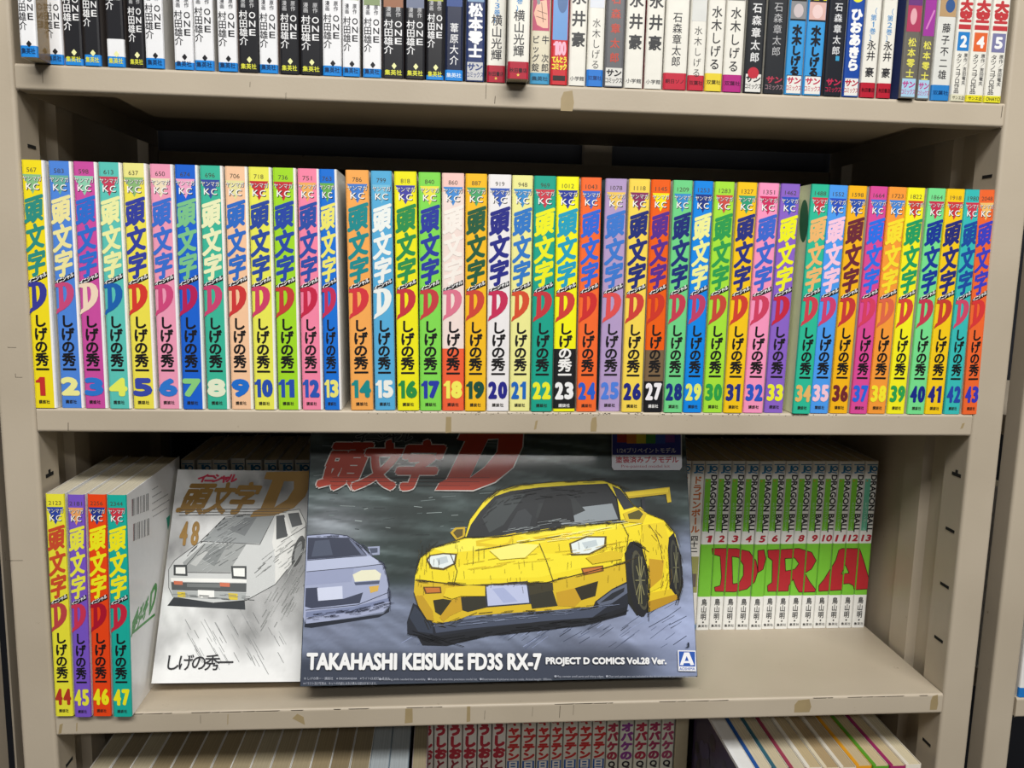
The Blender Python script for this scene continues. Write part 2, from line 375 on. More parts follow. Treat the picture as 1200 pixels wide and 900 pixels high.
# ------------------------------------------------------------------ the numbered series (middle shelf and lower left)
def series_print(P, w, code, n, bg, tri, kan, dcol, num, extra=None, h=182.0):
    U = lambda f: (f-.5)*w
    k = h/182.0
    P.L = 0
    ink = '1c1a1c'
    if extra == 'faded': pass
    P.fit(code, U(.5)-len(code)*1.15, 173.4*k, U(.5)+len(code)*1.15, 176.6*k, '4a4438', .0)
    # triangle badge
    P.L += 1
    P.poly([(U(.06), 171.8*k), (U(.5), 157.8*k), (U(.94), 171.8*k)], tri)
    L = P.L+1
    for j, ch in enumerate('ヤンマガ'):
        P.em(ch, U(.17+.22*j)+.25, 168.6*k, w*.22, 4.0, '3a3a48', .05, layer=L)
        P.em(ch, U(.17+.22*j), 168.8*k, w*.22, 4.0, 'f4f2ee', .0, layer=L+1)
    for j, ch in enumerate('KC'):
        a = U(.2+.33*j); P.fit(ch, a+.3, 160.4*k, a+w*.27+.5, 165.2*k, '201c20', .05, layer=L+2)
        P.fit(ch, a, 160.9*k, a+w*.27, 165.4*k, 'f6f4f0', .02, layer=L+3)
    P.L = L+3
    for ch, vc, sz in (('頭', 147.2, 21), ('文', 127.3, 20.5), ('字', 108.4, 20.5)):
        P.em(ch, U(.5), vc*k, w*.86, sz*k*.96, kan, .055, shu=.05, shv=.34, layer=P.L+1)
    P.L += 1
    # slanted ribbon
    P.poly([(U(.04), 91.4*k), (U(.96), 98.4*k), (U(.94), 102.2*k), (U(.06), 95.2*k)], ink)
    L = P.L+1
    for j, ch in enumerate('イニシャル'):
        P.em(ch, U(.16+.17*j), (94.9+1.3*j)*k, w*.185, 4.0, 'fafafa', .035, shv=.42, layer=L)
    P.L = L
    D = [(.0,.84),(.03,.93),(.42,.985),(.7,.975),(.9,.90),(1,.75),(.98,.58),(.88,.42),(.7,.28),(.45,.16),(.2,.08),(.02,.0),(.0,.03),(.06,.15),(.17,.2),(.2,.82)]
    Hh = [(.42,.86),(.54,.86),(.61,.77),(.62,.62),(.56,.47),(.43,.36)]
    def dp(q): return (U(.03)+q[0]*w*.87, (70.8+24.2*q[1])*k)
    T = tessellate_polygon([[Vector((*dp(q), 0)) for q in D], [Vector((*dp(q), 0)) for q in Hh[::-1]]])
    P.add([dp(q) for q in D]+[dp(q) for q in Hh[::-1]], [tuple(t) for t in T], dcol)
    cols = [ink]*5
    if extra == 'obi': cols = [ink, ink, 'f4f2f0', 'f4f2f0', 'f4f2f0']
    L = P.L+1
    for ch, vc, hh, c in zip('しげの秀一', (65.8, 56.0, 46.6, 37.0, 29.4), (9.6, 10.2, 9.8, 10.2, 9.6), cols):
        P.em(ch, U(.5), vc*k, w*.64, hh*k*1.03, c, .036, layer=L)
    P.L = L
    s = str(n)
    if len(s) == 1: P.fit(s, U(.05 if s != '1' else .14), 9.4*k, U(.93 if s != '1' else .58), 23.6*k, num, .085)
    else:
        L = P.L+1
        P.fit(s[0], U(.06), 9.6*k, U(.46 if s[0] != '1' else .36), 23.6*k, num, .085, layer=L)
        P.fit(s[1], U(.50 if s[0] != '1' else .40), 9.6*k, U(.92 if s[1] != '1' else .80), 23.6*k, num, .085, layer=L)
        P.L = L
    for j, ch in enumerate('講談社'):
        P.em(ch, U(.32+.18*j), 4.8*k, w*.17, 3.0, 'f0eeec' if extra in ('obi', 'obi2') else '2c2824', .02, layer=P.L+1)
CN = {'yellow','blue'}
SER = [  # code, spine, badge, title, D, number, colour words
 ('567','F5DF1E','8CBF8A','2E8F82','3A3C98','C8322E','bright yellow'),('583','4F86DC','6DB0A0','F0E6A0','C94A7C','F2EE9A','cornflower blue'),
 ('598','CC4FA0','8FCFB0','2F6FD0','F3D9C0','2E77D0','magenta pink'),('613','5CC4B8','C8405A','EFF0A8','1D62B0','E8F060','pale turquoise'),
 ('637','F0E250','8CB878','3440A0','D83A30','3A4AA8','soft yellow'),('650','F09CB8','F0E0C0','3A6FD0','D0487C','2F78D0','rose pink'),
 ('674','1C63D2','F0A8C8','7CC48C','B82258','8CD080','deep blue'),('696','3CB89A','3A50A0','EEF0C0','CC4472','E8EED0','sea green'),
 ('706','F8C8A0','E8E0A0','2F6CC8','D03838','2070D0','peach'),('718','ECEA58','C8323C','2C4AA0','D04068','2A50B0','lemon yellow'),
 ('736','A4DC28','C8323C','2848A8','C83C38','2A50B0','lime green'),('751','F888A8','F0B060','2C50A8','C82848','2C58B8','salmon pink'),
 ('763','1A72D8','6CB050','F0E870','C83058','F0E878','royal blue'),('786','F8AC58','4A80D0','1C8C90','D83840','1C8C8C','light orange'),
 ('799','58AEDC','78C0E0','F0F4F0','F0F4F0','F4F4EC','sky blue'),('818','F4EC1C','4848A8','2C9050','C83840','2C9048','vivid yellow'),
 ('840','84DC54','F0E850','2C3CA0','C84044','2C3CA8','apple green'),('860','F4E0D8','4A90D8','F8F0E8','E07890','F8F060','off-white and orange'),
 ('887','F8C024','50A870','245C40','D04838','205040','amber yellow'),('919','F0ECEC','4060B8','282C88','C83058','282888','white'),
 ('948','F0EC98','4090D0','3078C8','D85030','2068C0','cream yellow'),('969','1CA48C','D04050','F0F020','C83840','F0F030','teal green'),
 ('1012','F8F418','2838A0','20A0C0','D04038','F4F4F4','yellow and black'),('1043','F86C30','4468C8','3068D8','D03030','2C60D0','orange'),
 ('1078','B49CC8','F0C860','3C78D0','E05050','5080E0','lilac'),('1118','F8D854','883060','202C78','D04038','202880','warm yellow'),
 ('1145','F06010','F8E810','582C90','D03828','F4F0F4','orange, brown and black'),('1209','70D488','3C90D0','1C2C78','C83C50','183080','mint green'),
 ('1253','0C88E8','203888','F0F098','C04068','E8F070','azure blue'),('1283','A8E43C','D05048','2C9C50','C84838','2CA048','yellow-green'),
 ('1327','F8C818','30A078','283080','D04030','283080','golden yellow'),('1351','F898C0','D03060','3C68D0','D04060','2C58C8','candy pink'),
 ('1462','8C64C8','2C50C0','F0F020','C82840','F0F030','violet'),('1488','2CBC98','D03848','F0B870','D04050','E8B868','jade green'),
 ('1552','4C9CF0','2C50C0','F8C8E0','D04070','F8C8D8','light blue'),('1598','F8B818','2850B0','6C2838','C83838','702830','yellow-orange'),
 ('1664','DC4C98','4878D8','2C70E8','D84060','2868E0','hot pink'),('1723','F89C38','4888D8','F8E030','E06848','F8E830','pale orange'),
 ('1822','F8F020','D04038','209C60','D84838','2CA050','clear yellow'),('1864','78E090','C83050','183898','C83850','182888','light green'),
 ('1918','F8CC18','D03840','282C78','C84030','282880','yolk yellow'),('1980','38BCB8','D03850','1C4CA0','D04868','2848A8','turquoise'),
 ('2048','F06830','F0C070','3C40C0','D83838','3838B8','burnt orange'),
 ('2123','F0E83C','3048A8','D05030','C04848','B83828','yellow'),('2181','7C58C8','F0A868','F0EC48','D03858','F0EC40','purple'),
 ('2256','F04818','283C90','F8F020','B01830','F8F020','red-orange'),('2344','1CB0A0','D03848','F8F020','C82840','F8F020','teal')]
TL = [24.3,54,84,114,143,173,204,233,262,290.5,318.8,347.5,375,403,434.5,460.5,489.5,517.5,545,572,600.5,626,653,680.5,710,738,764,788,814.5,838,863.4,890.6,915.8,950,973.3,996.6,1019.5,1043.6,1066,1088,1111.6,1134,1154,1173.5]
BL = [40,70.8,99,128,156,186,214,242.5,270.8,298,325.8,354,380,410.8,439,465.5,492,518,544.5,570,597,621.8,648,675.5,702.5,728,754,777.5,800.5,824,847.5,870.8,896,927.4,949,972.5,996,1017,1040,1063,1084,1107,1128,1147.5]
TY = [189,189.5,191,191.5,191.5,193,192,193.5,195.5,197,198.5,200,200.5,201.5,203,203,204.5,205.5,206.5,207.5,208.5,207.5,209,209.5,210,210.5,211,212,212.5,211.5,213.5,213.5,214.5,213,215.5,216,216.5,216.5,216.5,217.5,219,217.5,217]
GAP = {1: 1.2, 13: 4.2, 24: 2.6, 33: 6.8, 14: 1.2, 3: 1.2, 12: 1.0}
SIDE = {1: '58a8c8', 25: '2c5a68', 34: 'e8ecc4', 15: 'd4d8da', 18: 'e8b0a8', 38: '6a5a30', 42: '40a8b0'}
for i in range(43):
    n = i+1; code, bg, tri, kan, dc, num, word = SER[i]
    gap = GAP.get(n, 1.0 if n < 10 else .7)
    yb = 480+i*.12
    xb0, xb1 = hit(BL[i], yb, 1, 0)[0], hit(BL[i+1], yb, 1, 0)[0]
    t0, t1 = hit(TL[i], TY[i], 1, 0), hit(TL[i+1], TY[i], 1, 0)
    w = min(xb1-xb0, t1[0]-t0[0])-gap; h = 182.0
    lean = math.atan2(((t0[0]-xb0)+(t1[0]-xb1))/2, h)
    if n == 34: pass
    xc = xb0+w/2+.2
    if n == 1: xc = w/2-.2-h*math.sin(lean); w -= .3
    if n == 43: lean = min(lean, (743.6-xc-w/2)/h)
    bands = [(0, h, bg)]
    ex = None
    if n == 18: bands = [(0, 73, 'f4643c'), (73, h, bg)] if False else [(0, 49, 'f4643c'), (49, 168, bg), (168, h, 'f8ccc4')]
    if n == 23: bands = [(0, 2.2, bg), (2.2, 50, '202022'), (50, h, bg)]; ex = 'obi'
    if n == 27: bands = [(0, 25, '1c1c20'), (25, 50, '7c6448'), (50, h, bg)]; ex = 'obi2'
    if n == 5: bands = [(0, 172, bg), (172, h, 'efe88c')]
    y0 = {2: 1.5, 13: .5, 25: 3.5, 34: -2.0, 33: 1.2, 42: .8}.get(n, (i % 3)*.35)
    root, m, P, done = book('comic_book', (xc, y0, abs(math.sin(lean))*w/2+.15), w, h, 128, bands,
        left=SIDE.get(n, 'dcd8cc'), right='f4f2ee', rot=(0, lean, 0), wrap_r=1.85, wrap=2.2, r=1.8 if n < 14 else 1.5, shoulder=n < 14, page='8a7e66')
    series_print(P, w-(1.0 if n < 14 else 0), code, n, bg, tri, kan, dc, num, ex)
    if n == 34:
        P2 = Print(m, lambda u, v, k: (-w/2-k, u, v)); P2.ell(9.5, 154, 8, 17, '1c6a4c', 22, -.15)
    done()
    tag(root, f'{word} comic spine with the large number {n}, on the middle shelf', 'comic book', 'numbered comic volumes in a row on the middle shelf')
# 44 to 47
L44 = [(47, 76, 62, 84), (77, 100, 87, 107), (101, 125, 108.5, 130.5), (124.5, 148, 132, 155)]
for j, (a, b, c, d_) in enumerate(L44):
    n = 44+j; code, bg, tri, kan, dc, num, word = SER[43+j]; h = 182
    yf = (-3.0, -5, -4.5, -6)[j]
    A, B = hit(a, 583, 1, yf), hit(b, 583, 1, yf); C_, D_ = hit(c, 840, 1, yf), hit(d_, 840, 1, yf)
    w = min(B[0]-A[0], D_[0]-C_[0])-.3; lean = math.atan2(((A[0]+B[0])-(C_[0]+D_[0]))/2, h)
    xc = max((C_[0]+D_[0])/2, w/2+1.0) if j == 0 else (C_[0]+D_[0])/2
    root, m, P, done = book('comic_book', (xc, yf, ZB+abs(math.sin(lean))*w/2+.15), w, h, 128, [(0, h, bg)],
        left='d8d4cc', right='ffffff', rot=(0, lean, 0), wrap_r=1.65, page='cfc6ae')
    series_print(P, w, code, n, bg, tri, kan, dc, num)
    if n == 47:   # printed back cover: bar codes, small print, green title, grey wash
        hw = w/2; bpy.context.view_layer.update()
        Q = Print(m, lambda u, v, k: (hw+k, u, v))
        Mi = (Matrix.Translation(Vector((xc, yf, ZB)))@Matrix.Rotation(lean, 4, 'Y')).inverted()
        def bk(X, Y):
            o_, dd = ray(120+X/3.1, 530+Y/3.1); o1 = Mi@Vector(o_); o2 = Mi@Vector(o_+dd); t = (hw-o1.x)/(o2.x-o1.x); q = o1+(o2-o1)*t; return (q.y, q.z)
        for (x0, y0_, x1, y1_, sl) in ((107, 172, 168, 150, 62), (112, 262, 170, 240, 62)):
            k = 0; L = Q.L+1
            while k < 26:
                if k in (1, 2, 4, 7, 9, 10, 13, 15, 18, 19, 22, 24, 0, 25):
                    f0, f1 = k/26, (k+.7)/26
                    X0, X1 = x0+(x1-x0)*f0, x0+(x1-x0)*f1; Y0, Y1 = y0_+(y1_-y0_)*f0, y0_+(y1_-y0_)*f1
                    Q.poly([bk(X0, Y0+sl), bk(X1, Y1+sl), bk(X1, Y1), bk(X0, Y0)], '40444a' if k else 'a03040', layer=L)
                k += 1
            Q.L = L
        for (a0, b0, a1, b1) in ((181, 137, 203, 124), (181, 164, 216, 143), (181, 188, 240, 152), (181, 213, 244, 173), (183, 236, 236, 203)):
            n_ = int((a1-a0)/4)
            for q_ in range(n_):
                f0, f1 = q_/n_, (q_+.7)/n_; Q.line([bk(a0+(a1-a0)*f0, b0+(b1-b0)*f0), bk(a0+(a1-a0)*f1, b0+(b1-b0)*f1)], .9, '8c8e90', layer=Q.L)
        Q.poly([bk(232, 240), bk(246, 228), bk(243, 262), bk(238, 284)], '3cb8a0')
        for k2, ch in enumerate('頭文字'):
            u, v = bk(118+k2*19, 618-k2*24); Q.em(ch, u, v, 15, 13, '3c9c3c', .05, shu=.35, shv=.5)
        u, v = bk(178, 548); Q.fit('D', u-7, v-9, u+11, v+10, '3c9c3c', .06, shu=.3, shv=.4)
        Q.line([bk(106, 660), bk(190, 590)], 2.2, '3c9c3c')
    done()
    tag(root, f'{word} comic spine with the large number {n}, at the left end of the lower shelf', 'comic book', 'four numbered volumes standing at the left of the lower shelf')

# ------------------------------------------------------------------ standing comic 48, front cover showing
def blend(a, b, t):
    a, b = lin(a), lin(b); return tuple(a[i]*(1-t)+b[i]*t for i in range(4))
from mathutils import noise as mnoise
def grid_art(P, corners, nu, nv, fn):
    (u0, v0), (u1, v1) = corners; V = []; C = []
    for j in range(nv+1):
        for i in range(nu+1):
            V.append((u0+(u1-u0)*i/nu, v0+(v1-v0)*j/nv)); C.append(fn(i/nu, j/nv))
    F = [(j*(nu+1)+i, j*(nu+1)+i+1, (j+1)*(nu+1)+i+1, (j+1)*(nu+1)+i) for j in range(nv) for i in range(nu)]
    P.add(V, F, None, cols=C)
LE, RO, YW = math.radians(27), math.radians(1.0), .017; p0 = hit(178, 802, 2, ZB+9.6)
w48, h48 = 128.0, 182.0
root = empty('comic_book', (p0[0]+w48/2, p0[1], ZB+9.9))
root.rotation_euler = (-LE, RO, YW)
m = MB(); th = 19
for args in ((-w48/2, 0, 0, w48/2, .5, h48), (-w48/2, th-.5, 0, w48/2, th, h48)): m.box(*args, 'e9e8e4')
m.box(w48/2-.5, .5, 0, w48/2, th-.5, h48, 'e0b8a0')
P = Print(m, lambda u, v, k: (u, -k, v), lift=.012)
M48 = Matrix.Translation(Vector(root.location)/mm)@root.rotation_euler.to_matrix().to_4x4(); M48i = M48.inverted()
def cv(X, Y):
    o_, dd = ray(180+X/2.81, 500+Y/2.81); o1 = M48i@Vector(o_); o2 = M48i@Vector(o_+dd); t = -o1.y/(o2.y-o1.y); q = o1+(o2-o1)*t; return (q.x, q.z)
def wash(a, b):
    n1 = mnoise.fractal(Vector((a*3.1, b*4.3, 1.7)), 1, 2, 5); n2 = mnoise.fractal(Vector((a*9+b*6, b*5-a*3, 8.1)), 1, 2, 4)
    g = .84+.16*n1+.12*n2
    g -= .42*math.exp(-((a-.62)/.28)**2-((b-.93)/.10)**2)*(1+.8*n2)
    g -= .30*math.exp(-((a-.80)/.16)**2-((b-.62)/.22)**2)
    g -= .28*math.exp(-((a-.05)/.12)**2-((b-.6)/.09)**2)*(1+n2)
    g -= .24*math.exp(-((a-.5-(.35-b)*.5)/.13)**2-((b-.28)/.16)**2)*(1+1.2*n2)
    g -= .16*math.exp(-((a-.88)/.14)**2-((b-.35)/.2)**2)
    if b < .2: g += (.2-b)*1.2
    g = min(.93, max(.12, g)); return (g*g*.98, g*g*.985, g*g*.98, 1)
grid_art(P, ((-w48/2, 0), (w48/2, h48)), 56, 80, wash)
def cp(pts, col, cols=None): P.poly([cv(*q) for q in pts], col, cols=cols)
def cl(pts, w, col): P.line([cv(*q) for q in pts], w, col)
cp([(45,590),(66,562),(300,570),(302,603)], '20262c')
cp([(50,470),(70,440),(155,378),(235,298),(330,288),(440,278),(480,272),(502,318),(496,400),(440,470),(400,520),(305,572),(200,580),(64,560),(50,530)], 'c9cbca')
cp([(330,290),(440,278),(480,272),(500,312),(496,400),(440,470),(400,520),(400,430),(390,380),(404,292)], 'dcdcd8')
cp([(160,378),(232,302),(330,291),(396,292),(352,385),(300,384)], '8d9192'); cp([(250,340),(300,300),(340,298),(300,360)], '6e7274')
cp([(96,448),(166,384),(306,386),(262,455),(255,480),(112,480)], '9a9d9c'); cp([(150,430),(200,395),(240,395),(200,460)], '7c8080'); cp([(120,452),(160,410),(180,412),(140,460)], 'b9bbb9')
cp([(404,294),(430,290),(446,336),(440,362),(404,372)], '3a3e40'); cp([(442,286),(478,283),(490,322),(456,332)], '4a4e50')
cp([(56,498),(306,502),(306,514),(58,510)], 'eeeeea'); cp([(58,512),(306,516),(305,545),(60,538)], '4b4f50'); cp([(110,516),(220,518),(220,530),(110,528)], '6e7272')
cp([(60,540),(305,547),(300,572),(66,562)], 'a9adac')
for q in ([(66,455),(110,455),(112,492),(66,490)], [(255,459),(306,459),(306,503),(258,500)]): cp(q, '35393a')
for q in ([(73,463),(104,463),(105,485),(73,484)], [(262,466),(300,466),(300,494),(264,492)]): cp(q, 'eff0ec')
cp([(66,508),(96,509),(96,521),(68,520)], 'cc6c4c'); cp([(218,513),(251,515),(251,528),(219,526)], 'cc6c4c')
cp([(78,544),(104,545),(106,562),(80,561)], 'd8c030'); cp([(246,548),(277,550),(277,571),(248,570)], 'd8c030')
cp([(146,538),(200,540),(200,566),(146,563)], 'eeeeea')
P.ell(*cv(476, 410), 4.5, 14, '3a3c3c', 20, -.2); P.ell(*cv(476, 410), 2.6, 9, '8a8c8c', 20, -.2)
cp([(430,300),(437,298),(452,350),(470,372),(458,376),(440,352)], 'e8e8e4')
for pts in ([(50,470),(70,440),(155,378),(235,298),(440,278),(480,272),(502,318),(496,400)], [(155,378),(300,385),(350,388),(398,292)], [(64,560),(50,530),(50,470)], [(420,380),(500,330)], [(400,430),(495,370)], [(112,480),(255,482)], [(305,572),(400,520),(440,470)], [(110,455),(170,386)], [(200,580),(305,572)]):
    cl(pts, .45, '2c2e2e')
rs = random.Random(5)
for k in range(46):
    x = rs.uniform(100, 420); y = rs.uniform(600, 760); l = rs.uniform(20, 70); P.line([cv(x, y), cv(x+l*.55, y+l)], .35, rs.choice(['8a8c8c', '6e7070', 'a8aaaa']), layer=P.L+1+k % 6)
P.L += 6
LB3 = P.L+1; P.L += 5
r3 = random.Random(21)
def carc(pts, n, sp_, ln, w_, cols):
    for k in range(n):
        i_ = r3.randrange(len(pts)-1); f_ = r3.random(); (x0, y0), (x1, y1) = pts[i_], pts[i_+1]; L_ = math.hypot(x1-x0, y1-y0); q = r3.uniform(.3, 1)*ln
        x = x0+(x1-x0)*f_+r3.uniform(-sp_, sp_); y = y0+(y1-y0)*f_+r3.uniform(-sp_, sp_)
        P.line([cv(x, y), cv(x+(x1-x0)/L_*q, y+(y1-y0)/L_*q)], w_, r3.choice(cols), layer=LB3+k % 5)
carc([(160,450),(240,400)], 34, 40, 46, .5, ['6c7070', 'b4b8b8', '888c8c'])
carc([(190,370),(300,310)], 26, 28, 40, .5, ['5c6062', 'a4a8a8', '7c8082'])
carc([(60,550),(300,565)], 24, 10, 40, .4, ['2c2e30', '7c8080'])
carc([(330,500),(480,380)], 34, 36, 44, .4, ['9a9c9a', 'b8bab8', '4a4c4c'])
carc([(64,470),(155,380),(235,300),(440,280)], 24, 3, 26, .4, ['1c1e20'])
carc([(380,640),(480,470)], 40, 40, 60, .7, ['b0b2b0', '9c9e9c', '8a8c8a'])
gold = '946f2a'
for ch, x0, x1 in (('頭', 92, 190), ('文', 182, 262), ('字', 252, 345)):
    a, b = cv(x0, 286), cv(x1, 186); P.em(ch, (a[0]+b[0])/2, (a[1]+b[1])/2, (b[0]-a[0])*1.04, (b[1]-a[1])*1.08, gold, .045, shu=.42)
T = [(372,150),(520,146),(516,190),(500,230),(462,268),(400,292),(318,298),(330,278),(352,272),(392,176),(364,172)]
HL = [(430,180),(462,180),(462,205),(440,240),(398,266)]
Tt = tessellate_polygon([[Vector((*cv(*q), 0)) for q in T], [Vector((*cv(*q), 0)) for q in HL[::-1]]])
P.add([cv(*q) for q in T]+[cv(*q) for q in HL[::-1]], [tuple(t) for t in Tt], gold)
for y in (272, 281, 290): cl([(84, y+2), (450-(y-272)*2, y-2)], .5, '3c3a34')
cp([(70,298),(92,284),(440,274),(400,292)], gold) if False else None
for k, ch in enumerate('イニシャル'):
    u, v = cv(163+k*24, 170); P.em(ch, u, v, 9.5, 8.5, 'c02848', .06, shu=.3)
for ch, x0, x1 in (('4', 82, 118), ('8', 120, 155)):
    a, b = cv(x0, 392), cv(x1, 312); P.fit(ch, a[0], a[1], b[0], b[1], gold, .065)
for k, ch in enumerate('しげの秀一'):
    u, v = cv(62+k*44, 776); P.em(ch, u, v, 13.4, 13.6, '26262a', .012)
m.build('cover', M_BOXART, root)
p = MB(); p.box(-w48/2+1, .55, .6, w48/2-.6, th-.55, h48-1, 'd8ccb0'); p.build('page_block', M_PAGE, root)
tag(root, 'comic leaning with its front cover facing out, grey wash drawing of a car, gold 48', 'comic book')

# ------------------------------------------------------------------ boxed model kit
TH = math.radians(20); BW, BH, BT = 333.9, 214.0, 50.0
root = empty('model_kit_box', (191.7, -.9, ZB+BT*math.sin(TH)+3.0)); 
root.rotation_euler = (-TH, .0082, .022)
MBX = Matrix.Translation(Vector(root.location)/mm)@root.rotation_euler.to_matrix().to_4x4(); MBi = MBX.inverted()
def bx(X, Y):
    o_, dd = ray(340+X/2.4, 490+Y/2.4); o1 = MBi@Vector(o_); o2 = MBi@Vector(o_+dd); t = -o1.y/(o2.y-o1.y); q = o1+(o2-o1)*t; return (q.x, q.z)
m = MB(); r = 1.2
prof = [(0, 42), (0, r), (r*.3, r*.3), (r, 0), (BW-r, 0), (BW-r*.3, r*.3), (BW, r), (BW, 42)]
for i in range(len(prof)-1):
    a, b = prof[i], prof[i+1]; m.face([(a[0], a[1], 0), (b[0], b[1], 0), (b[0], b[1], BH), (a[0], a[1], BH)], '39424e')
m.face([q+(0,) for q in prof[::-1]], '2f3743'); m.face([q+(BH,) for q in prof], '2a3032')
m.face([(BW, 42, 0), (BW, 42, BH), (0, 42, BH), (0, 42, 0)], '39424e')
P = Print(m, lambda u, v, k: (u, -k, v), lift=.012)
def bp(pts, col, cols=None): P.poly([bx(*q) for q in pts], col, cols=cols)
def bl(pts, w, col, layer=None): P.line([bx(*q) for q in pts], w, col, layer)
def sm(x, a, b):
    t = min(1, max(0, (x-a)/(b-a))); return t*t*(3-2*t)
def scene_bg(a, b):
    y = 1-b          # 0 top .. 1 bottom
    st = mnoise.fractal(Vector((a*5+y*3, y*34-a*7, 2.2)), 1, 2, 5); bl_ = mnoise.fractal(Vector((a*4, y*5, 5.5)), 1, 2, 4)
    forest = np.array([.022, .038, .036])*(1+.9*bl_)+np.array([.15, .19, .195])*max(0, st+.08)*(.35+1.2*max(0, bl_+.2))
    road = np.array([.17, .20, .29])*(1+.35*st)+np.array([.05, .05, .07])*max(0, bl_)
    rd2 = mnoise.fractal(Vector(((a-y)*22, (a+y)*3, 9)), 1, 2, 4)
    road = road*(1+.35*rd2)+np.array([.20, .23, .36])*sm(a, .72, 1.0)*sm(y, .55, .8)*.9
    k = sm(y, .60+.05*bl_, .72); k = max(k, sm(a, .93, .99)*sm(y, .35, .5))
    c = forest*(1-k)+road*k
    band = sm(y, .84, .93)*(1-sm(a, .80, .93)*.6); c = c*(1-band)+np.array([.045, .055, .085])*band
    pale = math.exp(-((a-.05)/.09)**2-((y-.40)/.10)**2)*.16; c = c+np.array([1, 1.05, 1.2])*pale*(1+st)
    c = np.clip(c, .004, 1); return (float(c[0]), float(c[1]), float(c[2]), 1)
grid_art(P, ((.8, .8), (BW-.8, BH-.6)), 170, 110, scene_bg)
rs = random.Random(11); LB = P.L+1; P.L += 9
for k in range(150):
    x, y = rs.uniform(300, 1085), rs.uniform(560, 650) if rs.random() < .6 else rs.uniform(520, 600); l = min(rs.uniform(15, 60), 1115-x)
    if y < 590 and x < 1000 and x > 280: continue
    bl([(x, y), (x+l, y-l*rs.uniform(.5, .8))], rs.uniform(.25, .6), rs.choice(['3a4258', '9aa6cc', '5a6480', '262c3c']), LB+k % 9)
for k in range(90):
    x, y = rs.uniform(60, 560), rs.uniform(60, 330); l = rs.uniform(10, 50); bl([(x, y), (x+l, y+rs.uniform(-5, 3))], rs.uniform(.25, .7), rs.choice(['6e7c7c', '1a2424', '4a5858', '98a4a4']), LB+k % 9)
# pale grey car at the left
gc = 'a3abc9'
bp([(48,330),(110,325),(160,330),(200,358),(230,388),(264,410),(277,465),(281,525),(262,545),(180,560),(44,580),(37,560)], gc)
bp([(44,560),(44,578),(180,562),(262,550),(281,528),(278,545),(250,560),(60,590),(40,588)], '1c2230')
bp([(50,336),(165,336),(190,355),(216,384),(130,392),(48,398)], '363c50'); bp([(70,345),(110,342),(120,385),(60,390)], '4c5468'); bp([(165,340),(175,345),(212,383),(200,384)], '6c748e')
bp([(48,400),(140,393),(225,388),(262,410),(180,420),(46,432)], 'b9c1dc'); bp([(46,432),(180,420),(172,460),(44,470)], '98a0c0')
bp([(176,440),(200,428),(240,426),(256,438),(252,455),(182,460)], 'eae8cc'); bp([(180,462),(252,457),(250,466),(184,470)], '505872')
bp([(44,478),(78,476),(80,514),(150,508),(205,490),(196,520),(60,535),(42,530)], '3c4258'); bp([(222,474),(250,470),(247,486),(226,492)], 'd8b050')
bp([(76,478),(147,472),(148,508),(79,514)], 'd2d8ee'); bp([(218,362),(252,360),(252,384),(226,386)], '98a0bc'); bp([(222,366),(246,365),(246,378),(228,380)], '4a5268')
bp([(45,545),(180,530),(278,505),(279,515),(180,545),(44,560)], '7c86a8')
for pts in ([(48,330),(110,325),(160,330),(200,358),(230,388),(264,410),(277,465),(281,525)], [(46,432),(180,420),(262,410)], [(48,400),(216,386)], [(44,540),(190,525),(277,490)]): bl(pts, .5, '20263a')
# yellow sports car
Y1 = 'f2dc1c'
bp([(352,440),(366,392),(400,365),(490,336),(505,285),(545,232),(580,205),(640,188),(760,178),(880,175),(925,192),(965,245),(1005,268),(1050,286),(1082,325),(1098,385),(1100,460),(1090,508),(1010,545),(955,500),(945,470),(930,500),(850,530),(740,540),(600,548),(500,556),(440,582),(385,572),(360,530),(348,490)], Y1)
bp([(352,455),(500,470),(720,462),(945,405),(948,470),(930,500),(850,530),(740,540),(500,556),(440,582),(385,572),(360,530),(348,490)], 'd9b81c')
bp([(400,365),(480,345),(500,338),(620,335),(520,372),(440,380)], 'fbee50'); bp([(640,330),(820,300),(930,290),(915,312),(780,330),(700,352)], 'f8e83a')
bp([(560,372),(800,385),(900,370),(940,395),(700,448),(450,455),(470,420)], 'f7e528')
bp([(495,336),(508,300),(535,262),(575,220),(620,205),(700,195),(800,188),(890,184),(918,225),(928,288),(780,302),(600,330)], '23262a')
bp([(540,280),(580,228),(640,212),(660,214),(600,300),(560,322)], '3c4244'); bp([(820,250),(905,240),(922,284),(800,298),(760,298)], '8a9298'); bp([(700,240),(800,225),(830,260),(760,290),(690,280)], '2c3032')
bp([(600,330),(640,262),(660,255),(680,275),(670,318)], '34383c'); bp([(690,300),(720,215),(760,208),(790,230),(800,292)], '1a1c20')
bp([(905,190),(928,200),(968,250),(938,258),(918,222)], '2a2e34')
bp([(522,345),(635,322),(620,352),(592,362),(524,360)], 'e3c410'); bp([(530,350),(625,330),(612,350),(585,357)], 'f6e220')
bp([(680,335),(795,318),(770,338),(700,346)], 'e3c410'); bp([(700,335),(780,322),(765,334)], 'f6e220')
bp([(382,398),(392,385),(430,379),(470,381),(466,410),(432,428),(396,424)], '5c4c18'); bp([(388,399),(396,388),(430,383),(464,385),(460,408),(430,422),(400,418)], 'e6efee')
bp([(784,352),(832,332),(890,332),(888,362),(842,385),(790,387)], '5c4c18'); bp([(790,354),(834,336),(884,336),(882,359),(840,380),(795,382)], 'e6efee')
bp([(410,395),(440,388),(445,405),(420,412)], 'c4d0d4'); bp([(820,350),(860,342),(865,358),(830,368)], 'c4d0d4')
bp([(374,474),(424,474),(426,492),(380,494)], '6a4410'); bp([(379,477),(420,477),(422,489),(384,491)], 'c8742c')
